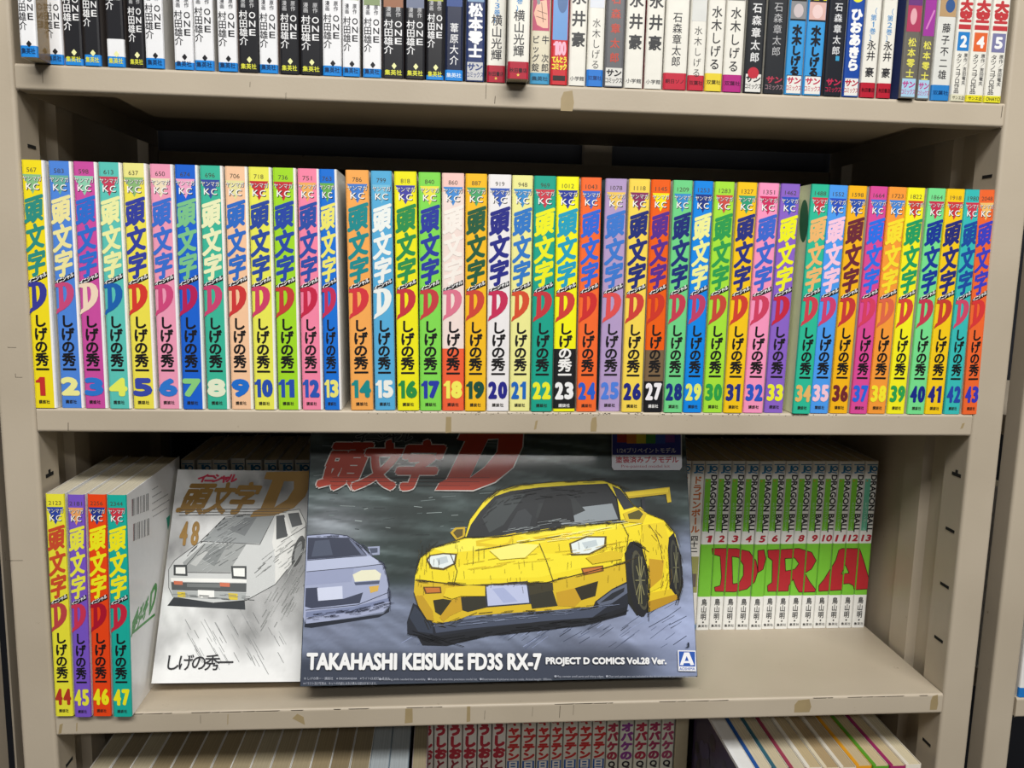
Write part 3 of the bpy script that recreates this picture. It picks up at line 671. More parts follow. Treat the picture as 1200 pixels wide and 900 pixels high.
bp([(818,422),(880,414),(882,430),(824,443)], '6a4410'); bp([(822,425),(876,418),(877,427),(828,439)], 'c8742c')
bp([(402,512),(430,508),(455,512),(450,545),(425,556),(408,545)], '2c2810'); bp([(480,503),(550,500),(553,532),(500,545),(484,540)], '2c2a1c'); bp([(672,498),(738,484),(752,528),(680,536)], '2c2a1c')
bp([(800,478),(866,458),(858,500),(818,512)], '2a2410'); bp([(552,470),(738,462),(740,484),(672,498),(550,502)], '3a3520')
bp([(752,528),(748,490),(800,478),(818,512),(800,530)], 'c79c18'); bp([(455,512),(480,503),(484,540),(450,556),(430,572),(420,560)], 'c79c18')
bp([(546,468),(668,458),(677,522),(552,532)], '2c3040'); bp([(551,471),(664,462),(672,519),(556,528)], 'bcc4e4')
bp([(568,480),(600,476),(640,515),(600,520)], 'a8b2d8')
bp([(346,520),(372,535),(404,578),(520,562),(640,548),(760,540),(850,535),(858,515),(905,480),(950,458),(954,500),(945,552),(830,582),(700,598),(560,612),(440,640),(372,638),(358,612),(330,606),(329,572)], '1d212c')
bp([(404,578),(520,562),(640,548),(850,535),(905,520),(850,560),(640,578),(500,592),(410,604)], '444c60'); bp([(335,560),(350,528),(400,580),(402,606),(360,600)], '303848'); bp([(862,516),(905,484),(948,464),(950,490),(905,520),(870,528)], '5c6478'); bp([(870,520),(905,492),(940,476),(938,488),(905,510)], '20242c')
bp([(329,606),(420,612),(560,590),(700,572),(850,560),(945,530),(945,552),(830,582),(700,598),(560,612),(440,640),(372,638),(358,612)], '151820')
def tilt_ell(cx, cy, rx, ry, col, rot=0):
    c = bx(cx, cy); e = bx(cx+rx, cy); f = bx(cx, cy-ry); P.ell(c[0], c[1], abs(e[0]-c[0]), abs(f[1]-c[1]), col, 26, rot)
bp([(940,380),(965,345),(990,360),(1008,440),(1008,545),(975,555),(950,520)], '1a1a14')
tilt_ell(975, 452, 27, 106, '17181c', .12); tilt_ell(983, 455, 19, 84, '4c4a38', .12); tilt_ell(984, 456, 16, 74, '23241e', .12)
for a in range(0, 360, 36): 
    c = (984+14*math.cos(math.radians(a)), 456+70*math.sin(math.radians(a))); bl([(984, 456), c], .7, '8f8a5c')
tilt_ell(984, 456, 4, 16, '6a6850', .1)
bp([(1060,340),(1078,322),(1098,385),(1104,470),(1092,512),(1068,500)], '15161a'); tilt_ell(1083, 420, 12, 78, '3c3c30', .06); tilt_ell(1084, 420, 9, 66, '1c1d1c', .06)
for a in range(0, 360, 45): bl([(1084, 420), (1084+8*math.cos(math.radians(a)), 420+60*math.sin(math.radians(a)))], .5, '7c7a58')
bp([(990,300),(1050,292),(1064,340),(1050,470),(1010,490),(1004,420),(985,350)], 'e9cf1e'); bp([(1008,395),(1050,400),(1045,450),(1010,480)], 'c79a18')
bp([(1006,492),(1070,480),(1090,508),(1010,545)], 'e0c01c'); bp([(1006,515),(1085,495),(1090,508),(1010,545)], 'b88c14')
bp([(940,208),(1066,194),(1071,236),(1060,238),(1056,214),(952,226)], 'c8ac20'); bp([(944,210),(1064,197),(1062,208),(950,220)], 'e8cc28'); bp([(986,226),(996,224),(1000,268),(990,266)], '20242c')
bp([(935,268),(984,250),(1002,268),(990,296),(945,292)], 'd8bc20'); bp([(948,270),(980,258),(992,270),(982,285),(952,284)], '55501c')
bp([(450,322),(464,308),(492,306),(492,332),(468,345)], 'caa81c'); bp([(458,322),(468,313),(486,312),(485,330),(470,338)], '5a4c18')
for pts in ([(352,440),(366,392),(400,365),(490,336),(505,285),(545,232),(580,205),(640,188),(760,178),(880,175),(925,192),(965,245),(1005,268),(1050,286),(1082,325)],
            [(352,455),(500,470),(720,462),(945,405)], [(490,336),(600,332),(780,304),(930,290)], [(930,290),(950,330),(942,405)], [(450,380),(470,430),(460,470)], [(700,352),(720,400),(740,460)],
            [(1008,300),(1030,330),(1045,380)], [(520,372),(640,352),(760,330)], [(890,184),(918,225),(928,288)], [(348,490),(360,530),(385,572)]):
    bl(pts, .55, '2a2410')
LB = P.L+1; P.L += 6
for k in range(110):
    x = rs.choice([rs.uniform(360, 520), rs.uniform(860, 1060), rs.uniform(560, 860)]); y = rs.uniform(340, 500) if x < 860 else rs.uniform(285, 480); l = rs.uniform(5, 24)
    bl([(x, y), (x+rs.uniform(-3, 3), y+l)], .22, '4a3c10', LB+k % 6)
for x, l in ((372, 60), (384, 46), (392, 70), (515, 50), (530, 36), (545, 24), (905, 44), (918, 60), (930, 40), (925, 80)): bl([(x, 380-l*.4), (x, 380+l*.6)], .3, '2a2410')
def arc(pts, n, spread, ln, w, col, seed):
    r_ = random.Random(seed)
    for k in range(n):
        i_ = r_.randrange(len(pts)-1); f_ = r_.random(); (x0, y0), (x1, y1) = pts[i_], pts[i_+1]
        x = x0+(x1-x0)*f_+r_.uniform(-spread, spread); y = y0+(y1-y0)*f_+r_.uniform(-spread, spread); L_ = math.hypot(x1-x0, y1-y0) or 1; q = r_.uniform(.3, 1)*ln
        bl([(x, y), (x+(x1-x0)/L_*q, y+(y1-y0)/L_*q+r_.uniform(-1.5, 1.5))], w*r_.uniform(.6, 1.3), col, LB2+k % 6)
LB2 = P.L+1; P.L += 6
arc([(545,232),(580,205),(640,188),(760,178),(880,175),(925,192)], 40, 5, 40, .35, '2a2410', 1)
arc([(352,455),(500,470),(720,462),(945,405)], 40, 4, 46, .35, '4a3a10', 2)
arc([(348,490),(385,572),(440,582),(500,556),(600,548),(740,540),(850,530)], 46, 6, 40, .4, '2a2410', 3)
arc([(940,380),(965,345),(990,360),(1006,440),(1006,545)], 36, 5, 34, .5, '1a1810', 4)
arc([(1050,286),(1082,325),(1098,385),(1102,470),(1090,508)], 26, 4, 30, .4, '2a2410', 5)
arc([(490,336),(600,332),(780,304),(930,290)], 40, 4, 46, .4, '1e1c14', 6)
arc([(352,440),(366,392),(400,365),(490,338)], 26, 5, 26, .35, '2a2410', 7)
arc([(48,330),(160,330),(200,358),(264,410),(277,465),(281,525)], 40, 4, 26, .35, '262c44', 8)
arc([(44,560),(180,545),(278,520)], 36, 8, 40, .4, '262c44', 9)
arc([(335,600),(430,628),(560,605),(700,588),(850,572),(945,540)], 60, 10, 60, .5, '0e1016', 10)
arc([(400,585),(560,568),(760,548),(900,525)], 30, 5, 70, .35, '7c86a0', 11)
arc([(520,290),(600,230),(700,210),(860,205)], 34, 16, 40, .35, '0c0e10', 12)
arc([(600,320),(760,295),(920,280)], 24, 12, 50, .35, '9aa2a4', 13)
arc([(620,352),(800,330),(940,300)], 30, 8, 60, .35, 'fdf6a0', 14)
arc([(480,420),(620,400),(800,380),(930,350)], 30, 14, 60, .3, 'c8a818', 15)
arc([(1010,300),(1050,350),(1060,440),(1050,480)], 30, 12, 30, .3, '8a6c14', 16)
bp([(560,372),(640,352),(700,356),(660,392),(590,398)], 'fbf07c'); bp([(830,392),(900,372),(936,380),(930,396),(850,410)], 'dfc018')
bp([(352,500),(372,498),(400,540),(404,570),(385,566),(362,530)], 'c29a18'); bp([(500,470),(548,472),(548,500),(480,500),(455,508),(430,500),(440,478)], 'e9cc22')
# title lettering
red = 'b83a20'
def outline_em(ch, x0, y0, x1, y1, shu):
    a, b = bx(x0, y1), bx(x1, y0); uc, vc, ww, hh = (a[0]+b[0])/2, (a[1]+b[1])/2, (b[0]-a[0]), (b[1]-a[1])
    P.em(ch, uc, vc, ww, hh, 'd8d4d0', .05+.95/min(ww, hh), shu=shu); P.em(ch, uc, vc, ww, hh, 'd8d4d0', .05+.45/min(ww, hh), shu=shu)
    P.em(ch, uc, vc, ww, hh, red, .05, shu=shu)
for ch, x0, x1 in (('頭', 95, 215), ('文', 195, 320), ('字', 300, 425)): outline_em(ch, x0, 62, x1, 204, .38)
DD = [(478,45),(655,40),(652,82),(625,140),(575,180),(515,203),(408,203),(420,182),(440,172),(492,66),(470,62)]
DH = [(556,60),(586,58),(582,95),(545,140),(505,168)]
def fat(pts, g):
    c = np.mean([bx(*q) for q in pts], 0); o_ = []
    for q in pts:
        p_ = np.array(bx(*q)); v_ = p_-c; o_.append(tuple(p_+v_/np.linalg.norm(v_)*g))
    return o_
T = tessellate_polygon([[Vector((*q, 0)) for q in fat(DD, 1.2)], [Vector((*q, 0)) for q in fat(DH, -1.0)[::-1]]])
P.add(fat(DD, 1.2)+fat(DH, -1.0)[::-1], [tuple(t) for t in T], 'd8d4d0')
T = tessellate_polygon([[Vector((*q, 0)) for q in fat(DD, 0)], [Vector((*q, 0)) for q in fat(DH, 0)[::-1]]])
P.add(fat(DD, 0)+fat(DH, 0)[::-1], [tuple(t) for t in T], red)
for y in (168, 179, 190): bl([(100+(200-y)*.6, y), (560-(y-168)*2.5, y)], .35, '2c1410')
for k, ch in enumerate('イニシャル'):
    u, v = bx(205+k*30, 52); P.em(ch, u, v, 13.5, 11, '7c8484', .075, shu=.3, layer=P.L+1); P.em(ch, u, v, 13, 10.5, '20282a', .035, shu=.3, layer=P.L+2)
P.L += 2
# label at the upper right
bp([(903,44),(1100,44),(1100,138),(1094,147),(909,147),(903,138)], 'dcdcE4'.lower()); bp([(905,44),(1097,44),(1097,104),(905,104)], '2a3290')
for k, c in enumerate(('b03028', 'd8802c', 'd8c830', '3c8c40', '2c50b0', '6c3490')): bp([(918+27*k, 44), (945+27*k, 44), (945+27*k, 72-(3 if k in (0, 5) else 0)), (918+27*k, 72-(3 if k in (0, 5) else 0))], c)
def row(txt, x0, y0, x1, y1, col, off=.01, shu=0):
    a, b = bx(x0, y1), bx(x1, y0); c = bx(x1, y1)
    P.fit(txt, a[0], a[1], b[0], a[1]+(b[1]-c[1]), col, off, shv=(c[1]-a[1])/(c[0]-a[0]))
row('1/24プリペイントモデル', 918, 84, 1083, 99, 'e8e8f0', .01); row('塗装済みプラモデル', 914, 108, 1090, 127, 'b03444', .03); row('Pre-painted model kit', 930, 132, 1066, 142, 'b86070', .0)
row('TAKAHASHI KEISUKE FD3S RX-7', 46, 660, 706, 708, 'f4f4f4', .05); row('PROJECT D COMICS Vol.28 Ver.', 718, 672, 1056, 697, 'eeeeee', .05)
row('© しげの秀一・講談社　※ ©KODANSHA　※ライトは点灯しません', 40, 727, 282, 735, 'b8bcc8', 0); row('※イラスト及び写真は、キットの内容とは多少異なる部分があります。', 38, 741, 244, 749, 'b8bcc8', 0)
row('●Modeling skills needed for assembly.  ●Ready to assemble precision model kit.  ●Illustrations & pictures not to scale. Actual length: 180mm.', 250, 730, 735, 738, 'a8acb8', 0)
row('●May contain small parts and sharp edges.  ●Glue and paints are not included in the kit and must be purchased separately.', 742, 722, 1140, 730, 'a8acb8', 0)
bp([(1088,652),(1138,653),(1140,711),(1090,710)], 'f0f0f4'); bp([(1091,655),(1136,656),(1137,698),(1092,697)], '2c58b0')
bp([(1106,658),(1120,658),(1134,693),(1124,694),(1113,668),(1103,694),(1094,693)], 'f4f4f8'); bp([(1108,682),(1119,682),(1122,688),(1105,688)], 'f4f4f8'); row('AOSHIMA', 1093, 700, 1136, 708, '2c58b0', .02)
row('J', 1110, 630, 1120, 645, '202838', .02)
m.build('box_lid', M_BOXART, root)
q = MB(); q.box(1.2, 2, 1.2, BW-1.2, BT, BH-1.2, '5a5c60'); q.build('box_tray', M_CARD, root)
tag(root, 'large cardboard model kit box with a yellow sports car, leaning on the lower shelf', 'box')

# ------------------------------------------------------------------ rear row on the lower shelf
NWORD = ['one', 'two', 'three', 'four', 'five', 'six', 'seven', 'eight', 'nine', 'ten', 'eleven', 'twelve', 'thirteen']
GRN = '7cc83c'; REDL = 'b82c34'
YD = 132.0
def letters():     # red letters running across the spines, (x, z) in mm from the start of volume 1
    # pixel traces on the photo crop, turned into places on the row of spines
    def q(X, Y): p_ = hit(780+X/4.092, 530+Y/4.092, 1, YD); return (p_[0], p_[2]-ZB)
    Ls = []
    Ls.append(([(222,462),(340,462),(400,475),(432,520),(440,570),(425,620),(390,655),(330,670),(238,668),(234,648),(262,640),(268,600),(262,500),(226,490)], [(318,500),(350,505),(372,540),(372,590),(350,628),(322,632)]))
    Ls.append(([(440,470),(470,466),(478,510),(465,560),(440,575)], None))
    Ls.append(([(490,470),(640,462),(700,480),(722,520),(700,560),(668,580),(690,620),(720,660),(715,670),(640,672),(625,645),(612,610),(590,640),(588,666),(490,668),(488,640),(510,625),(512,520),(492,505)], [(572,510),(620,508),(640,535),(620,562),(575,570)]))
    Ls.append(([(735,640),(760,610),(815,520),(830,470),(845,462),(930,462),(950,520),(978,620),(990,655),(905,660),(900,640),(880,630),(850,632),(850,660),(735,668)], [(842,585),(862,540),(880,580)]))
    out = []
    global EDG
    EDG = []
    for P_, H in Ls:
        for r_ in ([P_]+([H] if H else [])):
            qq = [q(*a) for a in r_]; EDG += list(zip(qq, qq[1:]+qq[:1]))
    for P_, H in Ls:
        rings = [[q(*a) for a in P_]]+([[q(*a) for a in H][::-1]] if H else [])
        T = tessellate_polygon([[Vector((*a, 0)) for a in r_] for r_ in rings]); V = [a for r_ in rings for a in r_]
        out += [[V[i] for i in t] for t in T]
    return out
LET = letters()
def clip(poly, x, keep_right):
    out = []
    for i in range(len(poly)):
        a, b = poly[i], poly[(i+1) % len(poly)]; ia, ib = ((a[0] >= x) == keep_right), ((b[0] >= x) == keep_right)
        if ia: out.append(a)
        if ia != ib: t = (x-a[0])/(b[0]-a[0]); out.append((x, a[1]+(b[1]-a[1])*t))
    return out
x_start, pitch = 563.6, 13.72
def jc_mark(P, w, v=168):
    P.L += 1; L = P.L
    P.fit('J', -w*.34, v-4.6, -w*.02, v+3.6, '2c80b8', .05, layer=L); P.ell(w*.2, v+.3, w*.24, 2.9, '2c80b8', 14, layer=L); P.ell(w*.2, v+.3, w*.13, 1.4, 'e8e8e4', 12, layer=L+1)
    P.line([(-w*.4, v+4.4), (w*.42, v+4.4)], .9, '2c80b8', layer=L+1)
    P.line([(-w*.1, v-3), (w*.38, v-4.2)], 1.0, '2c80b8', layer=L+1); P.L = L+1
for i in range(13):
    n = i+1; w = pitch-.45; xc = x_start+pitch*i+pitch/2; h = 176
    dy = (.0, .3, .1, -.4, -1.2, .2, .0, .4, .1, .3, .0, .2, .1)[i]
    root, m, P, done = book('comic_book', (xc, YD+dy, ZB+.15), w, h, 113, [(0, 35.5, 'f2f2ee'), (35.5, 90.5, GRN), (90.5, h, 'eeeeea')], left='e2e0d8', right='f0eeea', page='d8ccb0', wrap=1.7, wrap_r=1.7, r=1.4)
    P.rect(-w/2+.6, 101 if False else 104, -w*.02, 158, GRN if n < 13 else '6cc0a0', layer=1)
    P.L = 1; jc_mark(P, w)
    P.L += 1; L = P.L
    s = 'DRAGON BALL'; v = 160.0
    V, F = glyph(s, .035); a, b = V.min(0), V.max(0); k = (V-a)/(b-a)       # reads top to bottom
    P.add(list(zip((-.03+.47*k[:, 1])*w, 162-59.5*k[:, 0])), F, '26262a')
    P.col_text('ドラゴンボール', -w*.23, 134, w*.26, 4.3, 'b8dcc0' if n < 13 else 'd0e8e0', .0)
    P.em('★', -w*.3, 156, 2.2, 2.2, 'd88c30', .05)
    sn = str(n)
    P.fit(sn, -w*(.22 if n < 10 else .4), 92.6, w*(.24 if n < 10 else .36), 99.8, 'b82c3c', .06, shu=.2)
    L = P.L+1
    for tri_ in LET:
        c = clip(clip(tri_, xc-w/2+.5, True), xc+w/2-.5, False)
        if len(c) >= 3: P.poly([(a-xc, b) for a, b in c], REDL, layer=L)
    P.L = L+1
    for (a0, b0), (a1, b1) in EDG:
        if a0 > a1: a0, b0, a1, b1 = a1, b1, a0, b0
        lo, hi = xc-w/2+.6, xc+w/2-.6
        if a1 <= lo or a0 >= hi: continue
        if a0 < lo: b0 += (b1-b0)*(lo-a0)/(a1-a0); a0 = lo
        if a1 > hi: b1 = b0+(b1-b0)*(hi-a0)/(a1-a0); a1 = hi
        P.line([(a0-xc, b0), (a1-xc, b1)], .7, '301818', layer=P.L)
    P.col_text('鳥山明', 0, 33.5, w*.46, 7.6, '2a2a2c', .02); P.em('◆', 0, 8.5, 2, 2.4, '2a2a2c', .03)
    for j, ch in enumerate('集英社'): P.em(ch, (-.26+.26*j)*w, 4.4, w*.24, 3.2, '3c3c3c', .01, layer=P.L+1)
    done(); tag(root, f"green and white comic spine with a red number {NWORD[i]}, rear row of lower shelf", 'comic book', 'green and white comics in the rear row')
for j, (nm, cc) in enumerate((('四十一', '8ca0a8'), ('四十二', 'a0a060'))):
    w = pitch-.45; xc = x_start-pitch*(2-j)+pitch/2; h = 176
    root, m, P, done = book('comic_book', (xc, YD, ZB+.15), w, h, 113, [(0, 6, '2c8cc8'), (6, h, 'ebe8e0')], wrap=1.7, wrap_r=1.7, r=1.4)
    jc_mark(P, w); P.col_text('ドラゴンボール', 0, 161, w*.72, 8.4, 'c8703c', .04); P.col_text(nm, 0, 100, w*.6, 6, '2a2a2c', .03)
    P.rect(-w*.42, 40, w*.42, 78, cc); P.rect(-w*.3, 46, w*.3, 60, '6c6258'); P.col_text('鳥山明', 0, 33.5, w*.46, 7.6, '2a2a2c', .02)
    done(); tag(root, ('pale comic spine with orange lettering, half hidden behind the right edge of the box', 'pale comic spine with orange lettering, just left of the green volume with a red 1')[j], 'comic book', 'pale comics beside the box')
BKX = [(211.6, 227.4), (230.6, 248), (248.8, 267), (270, 286.6), (287.6, 306.6), (308.8, 324.4), (325.8, 343.6), (345, 363.4)]
for j, (a, b) in enumerate(BKX):
    A, B = hit(a, 545, 1, YD)[0], hit(b, 545, 1, YD)[0]; w = B-A; h = 176+(1.5 if j == 3 else 0)
    root, m, P, done = book('comic_book', ((A+B)/2, YD+.2*j, ZB+.15), w, h, 113, [(0, h, 'e8e8e4')], wrap=1.7, wrap_r=1.7, r=1.4)
    jc_mark(P, w, 168); done()
    tag(root, 'white spine with a blue mark, '+('first', 'second', 'third', 'fourth', 'fifth', 'sixth', 'seventh', 'eighth')[j]+' from left behind the gold-48 comic', 'comic book', 'white comics behind the leaning comic')

# ------------------------------------------------------------------ top shelf
TOPH = 176
def top_x(px, y): return hit(px, 75+px*.041, 1, y)[0]
def topbook(px0, px1, spec, y0=0, lean=0.0, left='dedbd2', right='e6e4de', h=TOPH, mat=M_GLOSS, bands=None):
    X0, X1 = top_x(px0, y0), top_x(px1, y0); w = X1-X0-.25
    root, m, P, done = book('comic_book', ((X0+X1)/2, y0, ZT+.15), w, h, 112, bands or [(0, h, 'f0f0ee')], left=left, right=right, rot=(0, lean, 0), mat=mat, wrap=1.9, wrap_r=1.9, r=1.7)
    spec(P, w); done(); return root
def hero(kind, dv=0.0, top=53, art='8a9a70'):
    fg = '26262a' if kind == 'w' else 'efeff0'; mk = '26262a' if kind == 'w' else 'e6e64c'
    def f(P, w):
        if kind != 'n': P.rect(-w/2+.9, top+dv, w/2-.9, 120, art, layer=1)
        P.rect(-w/2+2.2, top+dv+6, w/2-3, 96, blend(art, 'f0e8d8', .5), layer=2); P.L = 2
        P.col_text('漫画', -w*.22, 50.5+dv, w*.24, 3.6, '55555a' if kind == 'w' else 'b8b8ba', .02); P.col_text('原作', w*.22, 50.5+dv, w*.24, 3.6, '55555a' if kind == 'w' else 'b8b8ba', .02)
        P.col_text('村田雄介', -w*.22, 41.5+dv, w*.44, 6.0, fg, .012, hv=6.2)
        L = P.L+1
        for k, ch in enumerate('ONE'): P.fit(ch, w*.07, 36.2+dv-5.9*k, w*.39, 40.6+dv-5.9*k, fg, .02, layer=L)
        P.L = L; P.em('♦', 0, 8.8, 4.5, 4.0, '26262a' if kind == 'w' else 'f0f0b0', .02)
        for j, ch in enumerate('集英社'): P.em(ch, (-.27+.27*j)*w, 4.0, w*.26, 4.0, '1c3c68' if kind == 'w' else mk, .02, layer=P.L+1)
    return f
TOPS = []
def white(b=6.3): return [(0, b, '2488dc'), (b, TOPH, 'eeeef0')]
BLACK = [(0, TOPH, '242428')]
def blackb(b): return [(0, b, '2488dc'), (b, TOPH, '242428')]
ONEB = [(24,44.8,'w',19,0,white(7.5)),(54.5,74.8,'w',0,0,white(6.8)),(75.5,98,'b',0,6,blackb(4.5)),(98.7,118.9,'b',0,9,blackb(7.5)),(125.6,147,'b',0,21,[(0,7,'2488dc'),(7,19,'eeeef0'),(19,TOPH,'242428')]),
 (151,170.2,'b',0,0,BLACK),(170.7,193,'w',0,2.5,white(7)),(204.4,227.5,'w',0,-1,white(5)),(228,251.3,'w',0,2,white(7)),(255.6,278.8,'w',0,-.5,white(6)),(280,303.4,'b',0,1,BLACK),
 (304,326,'w',0,0,white(6)),(328,351,'b',0,0,BLACK),(352,377.4,'b',0,-.5,BLACK),(378,400.6,'w',0,1.5,white(7)),(401.2,422,'w',0,0,white(6.3)),(425,447,'w',0,0,white(6)),(448,473.8,'b',0,-.5,BLACK),
 (474.5,498,'b',0,-.5,BLACK),(499,520,'b',0,5,blackb(3.2))]
ORD = ['first','second','third','fourth','fifth','sixth','seventh','eighth','ninth','tenth','eleventh','twelfth','thirteenth','fourteenth','fifteenth','sixteenth','seventeenth','eighteenth','nineteenth','twentieth']
for i, (a, b, k, y0, dv, bands) in enumerate(ONEB):
    art = ('8a9a70', '9a6a50', '707890', 'a8b048')[i % 4]
    y0 = -19 if i == 0 else (i % 3)*.3
    r_ = topbook(a, b, hero(k, dv, top=53+(i % 3)*1.5 if i < 16 else 50, art=art), y0=y0, bands=bands, left='b89080' if k == 'b' else 'c8c4bc', right='8a6c30' if i == 0 else ('e2e0dc' if k == 'w' else '5c5a58'))
    if i == 3: pass
    tag(r_, f"{'white' if k == 'w' else 'black'} spine with authors in two columns, {ORD[i]} book from the left, top shelf", 'comic book', 'white and black comics at the left of the top shelf')
def one(bg, txt, vtop, size, pitch_, col, off=.015, band=None, bandtxt=None, btc='26262a', extra=None, uc=0, mag=1.0):
    def f(P, w):
        P.L = 1
        if extra: extra(P, w)
        P.col_text(txt, uc*w, vtop, size, pitch_, col, off, hv=min(pitch_, size*1.05))
        if bandtxt:
            n = len(bandtxt); L = P.L+1
            for j, ch in enumerate(bandtxt): P.em(ch, (-.5+(j+.5)/n)*w*.84, (band or 9)*.5, w*.84/n, 3.4*mag, btc, .015, layer=L)
            P.L = L
    b_ = band or 0
    return f, ([(0, b_, bg[1]), (b_, TOPH, bg[0])] if b_ else [(0, TOPH, bg[0])])
def sun(P, w, c1, c2=None, v0=1.0):     # publisher block lettering in two lines
    for j, ch in enumerate('サン'): P.em(ch, (-.2+.4*j)*w, v0+9.2, w*.42, 5.6, c1, .05, layer=P.L+1, shu=.1)
    for j, ch in enumerate('コミックス'): P.em(ch, (-.36+.18*j)*w, v0+3.8, w*.2, 4.4, c2 or c1, .02, layer=P.L+1)
    P.L += 1
def sunspec(txt, vtop, size, pt, col, off, c1, c2=None, plate=None, extra=None):
    def f(P, w):
        P.L = 1
        if extra: extra(P, w)
        P.col_text(txt, 0, vtop, size, pt, col, off, hv=min(pt, size))
        if plate: P.rect(-w/2+1.3, .8, w/2-1.3, 13.6, plate); 
        sun(P, w, c1, c2)
    return f
W0 = 'e9e6dc'
def pic(v0, v1, c, *sh):
    def e(P, w):
        P.rect(-w/2+1, v0, w/2-1, v1, c)
        for s_ in sh: P.ell(s_[0]*w, s_[1], s_[2]*w, s_[3], s_[4], 16)
    return e
def seq(*fs):
    def e(P, w):
        for g in fs: g(P, w)
    return e
def txt(t, uc, vt, size, pt, col, off=.01): return lambda P, w: P.col_text(t, uc*w, vt, size, pt, col, off, hv=min(pt, size*1.1))
rows = []   # px0, px1, spec, bands, y0, label, kwargs
f, b = one(('1c2440', '2488dc'), '葦原大介', 41, 6.6, 7.6, 'e8e8ea', .01, 7.5, '集英社', 'e0f0ff', pic(52, 120, '2c4888')); rows.append((521, 542.4, f, b, .3, 'navy comic spine with white author name and blue foot, beside the grey-footed navy one', {}))
rows.append((545, 567.6, sunspec('松本零士', 55, 10.5, 9.6, 'f0f0f2', .05, '3c4c80', '3c4c80', 'c8c8c8', pic(56, 120, '7a98b8')), [(0, TOPH, '243464')], .2, 'navy comic spine with bold white author characters above a grey publisher block, top shelf', {}))
def yoko(n_, x):
    f_, b_ = one((W0, 'b01c34'), '横山光輝', 48, 8.2, 8.2, '303034', .012, 12, '秋田書店', '38101c', seq(txt('('+n_+'巻)', 0, 66, 4.6, 4.8, '3c8cc8', .02), lambda P, w: P.em('★', 0, 2.8, 2.4, 2.4, 'f0d060', .05))); return f_, b_
f, b = yoko('13', 0); rows.append((570, 592, f, b, .2, 'white comic spine with red foot and blue 13, beside the navy spine', {}))
f, b = yoko('1', 0); rows.append((594.3, 619.5, f, b, -14, 'white comic spine with red foot jutting out over the edge of the top shelf', {}))
def hand(P, w):
    P.rect(-w/2+1, 38, w/2-1, 120, 'b84868'); P.poly([(-.38*w, 50), (-.2*w, 58), (.25*w, 60), (.34*w, 48), (.36*w, 40), (.1*w, 40), (-.2*w, 42)], 'e8b8a0'); P.poly([(-.42*w, 70), (-.25*w, 72), (-.05*w, 57), (-.2*w, 56)], '8a9090')
    P.line([(-.2*w, 52), (.3*w, 50)], .4, '5c3c34'); P.line([(-.25*w, 48), (.25*w, 46)], .4, '5c3c34'); P.line([(0, 58), (.1*w, 44)], .4, '5c3c34')
f, b = one(('d8d0b8', '3c94c0'), 'ビッグ錠', 35, 5.8, 6.6, '303034', .01, 8, '集英社', '1c4c68', seq(hand, txt('牛 次郎', .25, 35, 5.8, 6.6, '303034')), uc=-.24); rows.append((620.6, 643.8, f, b, .4, 'beige comic spine with a drawn hand on pink and a blue foot', {}))
def hyaku(P, w):
    P.rect(-w/2+.9, 32, w/2-.9, 120, '6a98d0'); P.ell(.1*w, 60, .3*w, 9, '4c6c9c')
    L = P.L+1
    for j, ch in enumerate('100'): P.fit(ch, (-.38+.24*j)*w, 21, (-.38+.24*j+.28)*w, 31, 'f4b4c8', .08, layer=L+j)
    P.L = L+3
    for j, ch in enumerate('てんとう'): P.em(ch, (-.33+.22*j)*w, 18, w*.24, 5, 'f0e040', .08, layer=P.L+1)
    for j, ch in enumerate('コミック'): P.em(ch, (-.33+.22*j)*w, 13, w*.24, 5, 'f0e040', .08, layer=P.L+1)
    P.L += 1; P.rect(-w*.36, 3, w*.36, 6.6, '2a2022')
rows.append((644.4, 664.8, hyaku, [(0, TOPH, 'c82c34')], .2, 'red comic spine with a pink 100 under a plain blue panel, on the top shelf', {}))
def nagai(): return one((W0, W0), '永井', 71, 11, 15.5, '3a3a3c', .025, 10, '小学館', '4a4a4c', txt('豪', 0, 38.5, 10.5, 11, '3a3a3c', .03))
def oval(v, c1, c2): return lambda P, w: (P.ell(.02*w, v, .36*w, 7.5, c1), P.ell(0, v-2, .24*w, 4.5, c2))
f, b = nagai(); rows.append((665.6, 686, f, b, .2, 'white comic spine with three bold black characters, right of the red spine with 100', {}))
f, b = one((W0, '2878d0'), '水木しげる', 49, 6.6, 7.4, '3a3a3c', .0, 12, '双葉社', '1c3c78', pic(56, 74, 'd8dce4')); rows.append((686.7, 706.5, f, b, .3, 'white comic spine with thin author characters and a blue foot, on the top shelf', {}))
def gr(P, w): P.rect(-w/2+1, .8, w/2-1, 13.8, 'dcdad4')
rows.append((707.2, 730, sunspec('石森章太郎', 68, 7.5, 10.4, 'c04838', .02, '2c2c2e', '2c2c2e', None, gr), [(0, TOPH, '66666a')], .1, 'dark grey comic spine with red author characters, on the top shelf', {}))
f, b = nagai(); rows.append((731, 753, f, b, .2, 'white comic spine with three bold black characters, right of the grey spine with red characters', {}))
f, b = nagai(); rows.append((754.5, 775.5, f, b, .5, 'white spine with three bold black characters, beside the wide red-footed spine', dict(left='a02838')))
f, b = one((W0, 'c42c40'), '石森章太郎', 56, 7.4, 7.9, '3a3a3c', .01, 12, '朝日ソノ', '4c1420'); rows.append((776.5, 804, f, b, .2, 'wide white comic spine with black author characters and a wide red foot', {}))
f, b = one((W0, 'c42c40'), '水木しげる', 47, 6.4, 7.6, '3a3a3c', .0, 11, '双葉社', '4c1420', pic(50, 70, 'd8d8d4')); rows.append((805, 824.6, f, b, .2, 'narrow white comic spine with thin characters and a red foot, left of the yellow-footed one', {}))
